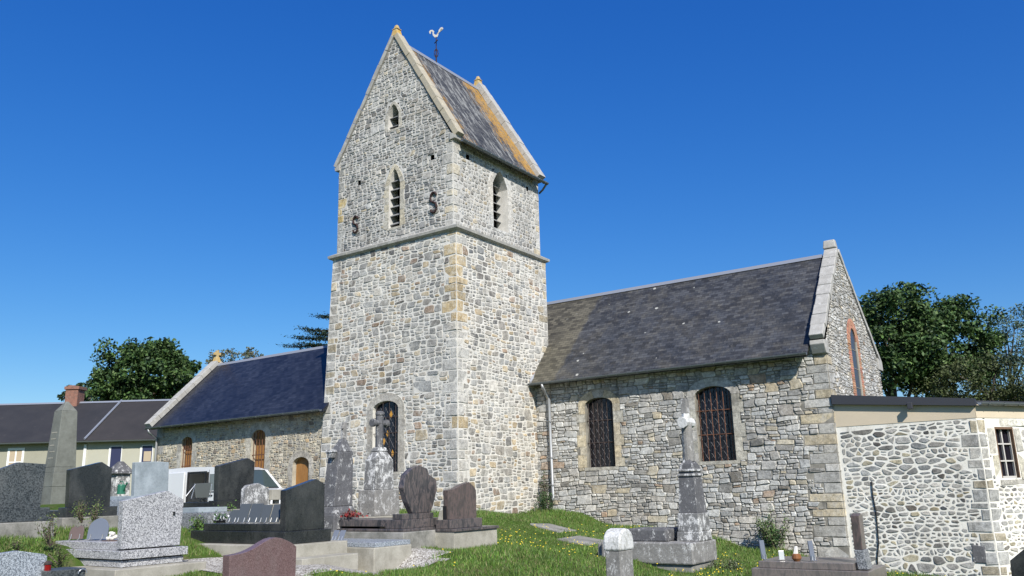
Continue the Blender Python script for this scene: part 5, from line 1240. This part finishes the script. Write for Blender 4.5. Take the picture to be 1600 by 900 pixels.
# near side skin with openings (front door window and sliding door opening)
def side(y, flip):
    holes = [(VX-op[1], VX-op[0], VZ+op[2], VZ+op[3]), (VX-2.40, VX-1.75, VZ+1.18, VZ+1.68)] if not flip else [(VX-2.40, VX-1.75, VZ+1.18, VZ+1.68), (VX-3.4, VX-2.7, VZ+1.18, VZ+1.7)]
    outl = [vp(a, z) for a, z in body]
    # convex pieces: use the strip splitter on the non-convex outline in columns
    us = sorted(set([p[0] for p in outl]+[h[0] for h in holes]+[h[1] for h in holes]))
    def top(u):
        best = None
        for i in range(len(outl)):
            p, q = outl[i], outl[(i+1) % len(outl)]
            if min(p[0], q[0])-1e-9 <= u <= max(p[0], q[0])+1e-9 and abs(p[0]-q[0]) > 1e-9:
                z = p[1]+(q[1]-p[1])*(u-p[0])/(q[0]-p[0]); best = z if best is None else max(best, z)
        return best if best is not None else VZ+.6
    for a, b in zip(us[:-1], us[1:]):
        if b-a < 1e-6: continue
        m_ = (a+b)/2; hs = [h for h in holes if h[0] < m_ < h[1]]; lo = VZ+.35
        if hs:
            h = hs[0]; mb.poly([(a, y, lo), (b, y, lo), (b, y, h[2]), (a, y, h[2])]); mb.poly([(a, y, h[3]), (b, y, h[3]), (b, y, top(b)), (a, y, top(a))])
        else: mb.poly([(a, y, lo), (b, y, lo), (b, y, top(b)), (a, y, top(a))])
side(VY, False); side(VY+W_, True)
ring = [vp(a, z) for a, z in body]
for i in range(len(ring)):
    p, q = ring[i], ring[(i+1) % len(ring)]
    if i == 4: continue      # windscreen
    mb.poly([(p[0], VY, p[1]), (q[0], VY, q[1]), (q[0], VY+W_, q[1]), (p[0], VY+W_, p[1])])
vb = mb.build('body', M_CAR, van, fix=False)
mb = MB(); mb.box(VX-3.6, VX-2.5, VY+.25, VY+1.5, VZ+.4, VZ+.5); mb.box(VX-2.55, VX-2.1, VY+.15, VY+.7, VZ+.5, VZ+1.35); mb.box(VX-2.55, VX-2.1, VY+1.0, VY+1.55, VZ+.5, VZ+1.35); mb.build('seat', M_BLK, van, bevel=.05)
mb = MB(); mb.poly([(VX-1.14, VY+.08, VZ+1.25), (VX-1.83, VY+.12, VZ+1.785), (VX-1.83, VY+W_-.12, VZ+1.785), (VX-1.14, VY+W_-.08, VZ+1.25)]); mb.build('windscreen', M_CGLASS, van, fix=False)
for yy in (VY, VY+W_-.1):
    mb = MB(); mb.poly([(VX-1.10, yy, VZ+1.22), (VX-1.85, yy, VZ+1.80), (VX-1.85, yy+.1, VZ+1.80), (VX-1.10, yy+.1, VZ+1.22)])
    mb.build('windscreen_pillar', M_CAR, van, fix=False)
mb = MB(); mb.poly([(VX-2.40, VY+.01, VZ+1.18), (VX-1.75, VY+.01, VZ+1.18), (VX-1.75, VY+.01, VZ+1.68), (VX-2.4, VY+.01, VZ+1.68)]); mb.build('side_window', mat('clear_car_glass', (.16, .19, .19), .05), van, fix=False)
# open sliding door pushed back along the side
mb = MB(); mb.box(VX-4.75, VX-3.6, VY-.10, VY-.05, VZ+.5, VZ+1.78); sd = mb.build('sliding_door', M_CAR, van, bevel=.02)
mb = MB(); mb.box(VX-3.55, VX-3.48, VY-.02, VY+.0, VZ+.5, VZ+1.78); mb.box(VX-2.62, VX-2.55, VY-.02, VY+.0, VZ+.5, VZ+1.78); mb.box(VX-3.48, VX-2.62, VY-.02, VY+.0, VZ+1.72, VZ+1.78); mb.build('door_seal', M_BLK, van)
mb = MB(); mb.box(VX-2.42, VX-1.73, VY-.012, VY-.002, VZ+1.13, VZ+1.16); mb.build('door_trim', M_BLK, van)
mb = MB(); mb.box(VX-1.75, VX-1.60, VY-.20, VY-.02, VZ+1.22, VZ+1.42); mb.build('wing_mirror', M_BLK, van, bevel=.03)
for a in (1.62, 2.43):
    mb = MB(); mb.box(VX-a-.008, VX-a+.008, VY-.004, VY+.004, VZ+.40, VZ+(1.6 if a < 2 else 1.82)); mb.build('door_seam', M_BLK, van)
mb = MB(); mb.box(VX-2.36, VX-2.20, VY-.03, VY-.002, VZ+1.02, VZ+1.06); mb.build('door_handle', M_BLK, van, bevel=.01)
for a in (1.0, 4.3):
    for yy in (VY-.02, VY+W_-.20):
        mb = MB(); mb.solid([(VX-a+.33*math.cos(t), yy, VZ+.33+.33*math.sin(t)) for t in np.linspace(0, 2*math.pi, 24, endpoint=False)], [(VX-a+.33*math.cos(t), yy+.22, VZ+.33+.33*math.sin(t)) for t in np.linspace(0, 2*math.pi, 24, endpoint=False)])
        o = mb.build('wheel', M_BLK, van, bevel=.02)
        mb = MB(); mb.solid([(VX-a+.2*math.cos(t), yy-.012, VZ+.33+.2*math.sin(t)) for t in np.linspace(0, 2*math.pi, 16, endpoint=False)], [(VX-a+.2*math.cos(t), yy+.02, VZ+.33+.2*math.sin(t)) for t in np.linspace(0, 2*math.pi, 16, endpoint=False)]); mb.build('rim', M_RIM, o)
for yy in (VY+.05, VY+W_-.35): mb = MB(); mb.box(VX-.16, VX+.01, yy, yy+.3, VZ+.78, VZ+.95); mb.build('headlight', M_CGLASS, van, bevel=.03)
mb = MB(); mb.box(VX-.2, VX+.06, VY+.02, VY+W_-.02, VZ+.3, VZ+.55); mb.build('bumper', M_BLK, van, bevel=.04)
# ------------------------------------------------------------------ TREES AND PLANTS
def np_leaves(name, centers, size, cols, parent, seed, up=.4, mats=M_LEAF, elong=.55):
    r = np.random.RandomState(seed); n = len(centers); P_ = np.asarray(centers, float)
    nn = r.normal(size=(n, 3)); nn[:, 2] = np.abs(nn[:, 2])*(1+up); nn /= np.linalg.norm(nn, axis=1, keepdims=True)
    a = np.cross(nn, r.normal(size=(n, 3))); a /= np.linalg.norm(a, axis=1, keepdims=True); b = np.cross(nn, a)
    s_ = size*r.uniform(.6, 1.3, (n, 1)); V = np.stack([P_-a*s_*.5, P_+b*s_*elong*.5, P_+a*s_*.5, P_-b*s_*elong*.5], 1).reshape(-1, 3)
    me = bpy.data.meshes.new(name); me.vertices.add(4*n); me.vertices.foreach_set('co', V.ravel()); me.loops.add(4*n); me.loops.foreach_set('vertex_index', np.arange(4*n)); me.polygons.add(n)
    me.polygons.foreach_set('loop_start', np.arange(0, 4*n, 4)); me.polygons.foreach_set('loop_total', np.full(n, 4))
    at_ = me.color_attributes.new('Col', 'FLOAT_COLOR', 'POINT'); ci = r.randint(0, len(cols), n); cc = np.array(cols)[ci]*r.uniform(.65, 1.35, (n, 1)); cc = np.concatenate([cc, np.ones((n, 1))], 1)
    at_.data.foreach_set('color', np.repeat(cc, 4, 0).astype(np.float32).ravel()); me.materials.append(mats); me.update(calc_edges=True)
    o = bpy.data.objects.new(name, me)
    if parent: o.parent = parent; o.matrix_parent_inverse = Matrix.Translation(-Vector(parent.location))
    C.objects.link(o); return o
def tree(label, base, crown, lobes, n, size, cols, seed, name='deciduous_tree', trunk=.35, group='trees behind the church', clumps=90, clr=.16, cat='tree', dense=.75, limbs=9):
    """crown: centre (x,y,z), radii (a,b,c); leaves gather in clumps near the crown surface"""
    r = np.random.RandomState(seed); t = thing(name, label, cat, base, group)
    (cx, cy, cz), (ra, rb, rc) = crown; cen = []
    for k in range(clumps):
        d = r.normal(size=3); d /= np.linalg.norm(d); d[2] = d[2] if d[2] > -.75 else -.3
        rad = r.uniform(.45, 1.0)**.5*(1+.14*math.sin(d[0]*lobes+seed)+.10*math.sin(d[1]*lobes*1.7+d[2]*5+seed))
        cen.append(np.array([cx+d[0]*ra*rad*.9, cy+d[1]*rb*rad*.9, cz+d[2]*rc*rad*.9]))
    cen = np.array(cen); cr_ = clr*(ra+rc)/2*r.uniform(.6, 1.4, clumps)
    idx = r.randint(0, clumps, n); d = r.normal(size=(n, 3)); d /= np.linalg.norm(d, axis=1, keepdims=True); q = r.uniform(0, 1, (n, 1))**.45
    P_ = cen[idx]+d*q*cr_[idx, None]*np.array([1.15, 1.15, .8])
    mb = MB(); b = Vector(base); top = Vector((cx, cy, cz))
    mb.tube([b, b.lerp(top, .45)+Vector((r.uniform(-.2, .2), 0, 0)), top], [trunk, trunk*.7, trunk*.3], 9); mb.build('trunk', M_BARK, t, smooth=True)
    mb = MB()
    for k in range(limbs):
        e_ = Vector(cen[r.randint(0, clumps)]); s_ = b.lerp(top, r.uniform(.45, .95)); m_ = s_.lerp(e_, .5)+Vector((0, 0, .2)); mb.tube([s_, m_, e_], [trunk*.35, trunk*.2, trunk*.06], 6)
    mb.build('limbs', M_BARK, t, smooth=True)
    np_leaves('crown', P_, size, cols, t, seed+1); return t
DG = [(.028, .060, .017), (.040, .082, .022), (.060, .115, .030), (.022, .045, .015), (.085, .135, .04)]
def T(px, py, D): return tuple(at(px, py, D))
def base_of(px, D, z=-1): q = at(px, 760, D); return (q.x, q.y, z)
c = T(237, 590, 75); tree('big round dark green tree behind the village houses', base_of(237, 75), (c, (4.6, 4.6, 3.9)), 4, 26000, .38, DG, 3, clumps=190, clr=.17)
c = T(140, 618, 78); tree('low grey-green tree left of the big round tree, above the house roof', base_of(140, 78), (c, (2.6, 2.6, 1.5)), 5, 3500, .32, [(.05, .085, .04), (.04, .07, .03)], 5, clumps=60, clr=.16)
c = T(368, 566, 65); tree('thin-leaved tree top showing above the nave ridge', base_of(368, 65), (c, (2.9, 2.2, 1.1)), 6, 2600, .22, [(.09, .10, .06), (.07, .09, .045), (.11, .10, .06)], 7, clumps=60, clr=.20, trunk=.2)
c = T(1392, 542, 44); tree('large dark green tree right behind the choir gable', base_of(1400, 44, -3), (c, (3.5, 3.2, 3.7)), 5, 26000, .23, DG, 13, clumps=200, clr=.18)
c = T(1478, 549, 46); tree('dark broad-leaved tree above the annex roof, right of the choir gable tree', base_of(1475, 46, -3), (c, (2.9, 3.0, 3.1)), 5, 20000, .23, DG, 17, clumps=160, clr=.18)
c = T(1580, 545, 55); tree('airy blue-green feathery tree at the right edge, with sky showing through', base_of(1575, 55, -3), (c, (3.4, 2.5, 3.2)), 7, 7000, .17, [(.07, .11, .07), (.09, .13, .09)], 19, clumps=150, clr=.15, trunk=.16, limbs=30)
c = T(1550, 607, 40); tree('olive green bushy tree just above the annex gutter', base_of(1550, 40, -3), (c, (3.4, 2, 1.75)), 5, 14000, .14, [(.055, .075, .025), (.07, .085, .03), (.045, .06, .02)], 23, name='bushy_tree', clumps=130, clr=.2, trunk=.2)
# cedar behind the tower
t = thing('cedar', 'dark cedar whose flat branch tips show left of the tower', 'tree', base_of(560, 50, -1), 'trees behind the church')
bb = at(570, 545, 50); mb = MB(); mb.tube([base_of(570, 50, -1), bb, at(570, 480, 50)], [.5, .3, .1], 8); mb.build('trunk', M_BARK, t, smooth=True)
pts = []; mb = MB(); r = np.random.RandomState(4)
for k, (ex, ey, sy_) in enumerate(((504, 497, 506), (480, 517, 530), (466, 530, 540), (455, 543, 548), (478, 540, 552), (495, 524, 535), (630, 520, 530), (650, 505, 520))):
    s_ = Vector(at(568, sy_-6, 50)); e_ = Vector(at(ex, ey, 50)); mb.tube([s_, s_.lerp(e_, .6)+Vector((0, 0, .15)), e_], [.09, .05, .015], 6)
    for i in range(1000):
        f = r.uniform(.1, 1.03); p = s_.lerp(e_, f)+Vector((r.normal()*.14, r.normal()*.5, r.normal()*.06+.06)); pts.append(tuple(p))
mb.build('limbs', M_BARK, t, smooth=True); np_leaves('crown', pts, .20, [(.016, .032, .018), (.022, .042, .024)], t, 8, up=1.5, elong=.3)
# wall shrub and climber, weeds
def shrub(label, cx, cy, z0, hw, hh, n, cols, seed, size=.055, name='shrub', dep=.18, group=None):
    r = np.random.RandomState(seed); t = thing(name, label, 'shrub', (cx, cy, z0), group); pts = []; mb = MB()
    for k in range(14):
        a = r.uniform(-1, 1); tip = Vector((cx+a*hw, cy-abs(r.normal())*dep, z0+hh*r.uniform(.45, 1.0)*(1-.3*abs(a)))); root = Vector((cx+a*hw*.2, cy-.05, z0)); mid = root.lerp(tip, .5)+Vector((a*.08, -.04, .06)); mb.tube([root, mid, tip], [.010, .007, .003], 5)
        for i in range(n//14):
            f = r.uniform(.15, 1.05); p = (root.lerp(mid, f*2) if f < .5 else mid.lerp(tip, f*2-1)); pts.append((p.x+r.normal()*.05, p.y+r.normal()*.05, p.z+r.normal()*.05))
    mb.build('stems', M_BARK, t); np_leaves('foliage', pts, size, cols, t, seed+2); return t
SG = [(.06, .12, .03), (.08, .14, .04), (.11, .15, .06)]
q = onY(1212, 852, 23.7); shrub('leafy weed bush growing against the choir wall near its corner', q.x, 23.72, q.z-.1, .55, 1.15, 1500, SG+[(.2, .22, .12)], 31, name='wall_shrub')
q = onY(1208, 850, 23.8); shrub('dense dark plant in the middle of the wall bush', q.x, 23.8, q.z-.1, .22, .8, 1100, [(.03, .08, .025), (.04, .10, .03)], 37, name='wall_plant')
q = onY(862, 800, 23.6); shrub('climbing plant at the foot of the downpipe between tower and choir', q.x-.2, 23.72, q.z-.15, .30, 1.0, 900, [(.03, .07, .02), (.05, .10, .03)], 33, name='climbing_plant')
q = onY(852, 790, 23.8); shrub('thin ivy strand climbing the wall beside the tower', q.x, 23.85, q.z-.15, .13, 1.7, 420, [(.03, .06, .02), (.06, .09, .03)], 39, name='ivy', dep=.05)
WG = 'weeds between the tombs'
for k, (px, py, D, hw, hh, lb) in enumerate(((85, 848, 14.0, .14, .62, 'tall dark-stemmed weed beside the big grey headstone'), (132, 812, 16.0, .10, .50, 'slender weed in front of the black headstone'), (155, 812, 16.0, .08, .55, 'narrow upright weed at the right of the black headstone'), (100, 862, 13.6, .25, .30, 'bushy yellow-green weed on the low kerb at the left'), (33, 862, 13.4, .16, .35, 'small weed in the grass at the left edge'))):
    q = at(px, py, D); shrub(lb, q.x, q.y, min(q.z, gzf(q.x, q.y)+.25)-.06, hw, hh, 380, [(.07, .13, .03), (.13, .16, .05), (.10, .14, .04)], 50+k, .034, 'weed', .12, WG)
for k, (px, py, D) in enumerate(((335, 818, 17.5), (350, 812, 18), (322, 822, 17), (360, 805, 18.5))):
    q = at(px, py, D); shrub(['wild flowering clump behind the plaques, in the middle', 'wild flowering clump behind the plaques, at the back', 'wild clump behind the plaques, at the front', 'wild clump nearest the lichened headstone'][k], q.x, q.y, q.z-.25, .3, .5, 700, [(.08, .16, .03), (.10, .18, .04), (.05, .10, .02)], 70+k, .05, 'weed', .2, WG)
q = at(1140, 893, 17.5); shrub('low greyish herb clump right of the column grave', q.x, q.y, q.z-.08, .35, .32, 900, [(.10, .13, .06), (.13, .14, .08), (.07, .11, .04)], 81, .05, 'herb_clump', .25)
# grass blades and dandelions
def inside(x, y):
    bad = (x > -15.75) & (y > 23.95) | (y > 19.6) & (x < -15.8)
    for (a, b, c_, d) in ((-18.7, -16.1, 6.3, 8.1), (-19.3, -16.9, 8.65, 10), (-18.9, -16.6, 11.95, 13.3), (-15.9, -13, 7.55, 9.2), (-15.5, -11.75, 10.15, 11.75), (-14.8, -11.86, 12.95, 14.5), (-11.95, -11.3, 14.0, 15.6), (-13.5, -11.6, 11.86, 12.92), (-9.45, -7.29, 16.76, 18.1), (-13.2, -12.4, 19.6, 20.4), (-11.7, -10.9, 18.6, 19.5), (-6.2, -3.3, 15.6, 17.0)):
        bad |= (x > a) & (x < b) & (y > c_) & (y < d)
    return bad
def blades(n, reg, h, wd, seed, cols, name):
    r = np.random.RandomState(seed); x = r.uniform(reg[0], reg[1], n*2); y = r.uniform(reg[2], reg[3], n*2)
    gm = np.array([gravel_mask(a, b) for a, b in zip(x, y)]); pat = np.sin(x*1.7+np.sin(y*1.3)*2)+np.sin(y*2.1+x*.7); keep = ~inside(x, y) & ~gm & (r.uniform(-2.6, 2, n*2) < pat+1.4); x, y = x[keep][:n], y[keep][:n]; m = len(x)
    z = gz(x, y); hh = h*r.uniform(.35, 1.3, m)*(1+.35*np.sin(x*2.3)*np.sin(y*1.9)); hh = np.where(np.sin(x*.9+1)*np.sin(y*1.1) > .3, hh*.6, hh); wall = ((y > 23.2) & (x > -15.6)) | ((y > 19.0) & (x < -15.5) & (x > -22)); hh = np.where(wall, hh*1.7, hh)
    a = r.uniform(0, 2*np.pi, m); lx = r.normal(size=m)*hh*.35; ly = r.normal(size=m)*hh*.35
    V = np.stack([np.stack([x-np.cos(a)*wd, y-np.sin(a)*wd, z-.01], 1), np.stack([x+np.cos(a)*wd, y+np.sin(a)*wd, z-.01], 1), np.stack([x+lx, y+ly, z+hh], 1)], 1).reshape(-1, 3)
    me = bpy.data.meshes.new(name); me.vertices.add(3*m); me.vertices.foreach_set('co', V.ravel()); me.loops.add(3*m); me.loops.foreach_set('vertex_index', np.arange(3*m)); me.polygons.add(m)
    me.polygons.foreach_set('loop_start', np.arange(0, 3*m, 3)); me.polygons.foreach_set('loop_total', np.full(m, 3))
    at_ = me.color_attributes.new('Col', 'FLOAT_COLOR', 'POINT'); cc = np.array(cols)[r.randint(0, len(cols), m)]*r.uniform(.7, 1.3, (m, 1)); cc = np.concatenate([cc, np.ones((m, 1))], 1)
    at_.data.foreach_set('color', np.repeat(cc, 3, 0).astype(np.float32).ravel()); me.materials.append(M_LEAF); me.update(calc_edges=True); o = bpy.data.objects.new(name, me); C.objects.link(o); return o
GC = [(.085, .165, .022), (.105, .19, .03), (.065, .13, .02), (.14, .19, .05), (.17, .17, .07), (.05, .11, .02)]
g_ = blades(230000, (-22, 1, 6, 24), .075, .010, 91, GC, 'grass'); tag(g_, 'short bright green grass of the churchyard lawn', 'grass', kind='stuff')
g2 = blades(42000, (-16.5, -9.5, 5.5, 12.2), .07, .009, 95, GC, 'grass'); tag(g2, 'grass tufts growing between the foreground tombs', 'grass', kind='stuff')
r = np.random.RandomState(6); mb = MB()
n = 0
while n < 520:
    x, y = r.uniform(-13, -2), r.uniform(10, 23.5)
    if inside(np.array([x]), np.array([y]))[0] or gravel_mask(x, y) or r.uniform(-1.2, 2) > math.sin(x*1.1+2)+math.sin(y*.8): continue
    z = gzf(x, y)+r.uniform(.05, .12); s_ = r.uniform(.010, .019); mb.solid([(x+s_*math.cos(t), y+s_*math.sin(t), z) for t in np.linspace(0, 6.28, 6, endpoint=False)], [(x+s_*.7*math.cos(t), y+s_*.7*math.sin(t), z+.014) for t in np.linspace(0, 6.28, 6, endpoint=False)]); n += 1
tag(mb.build('dandelions', M_YEL, fix=False), 'small yellow dandelion heads scattered over the lawn', 'wild flowers', kind='stuff')
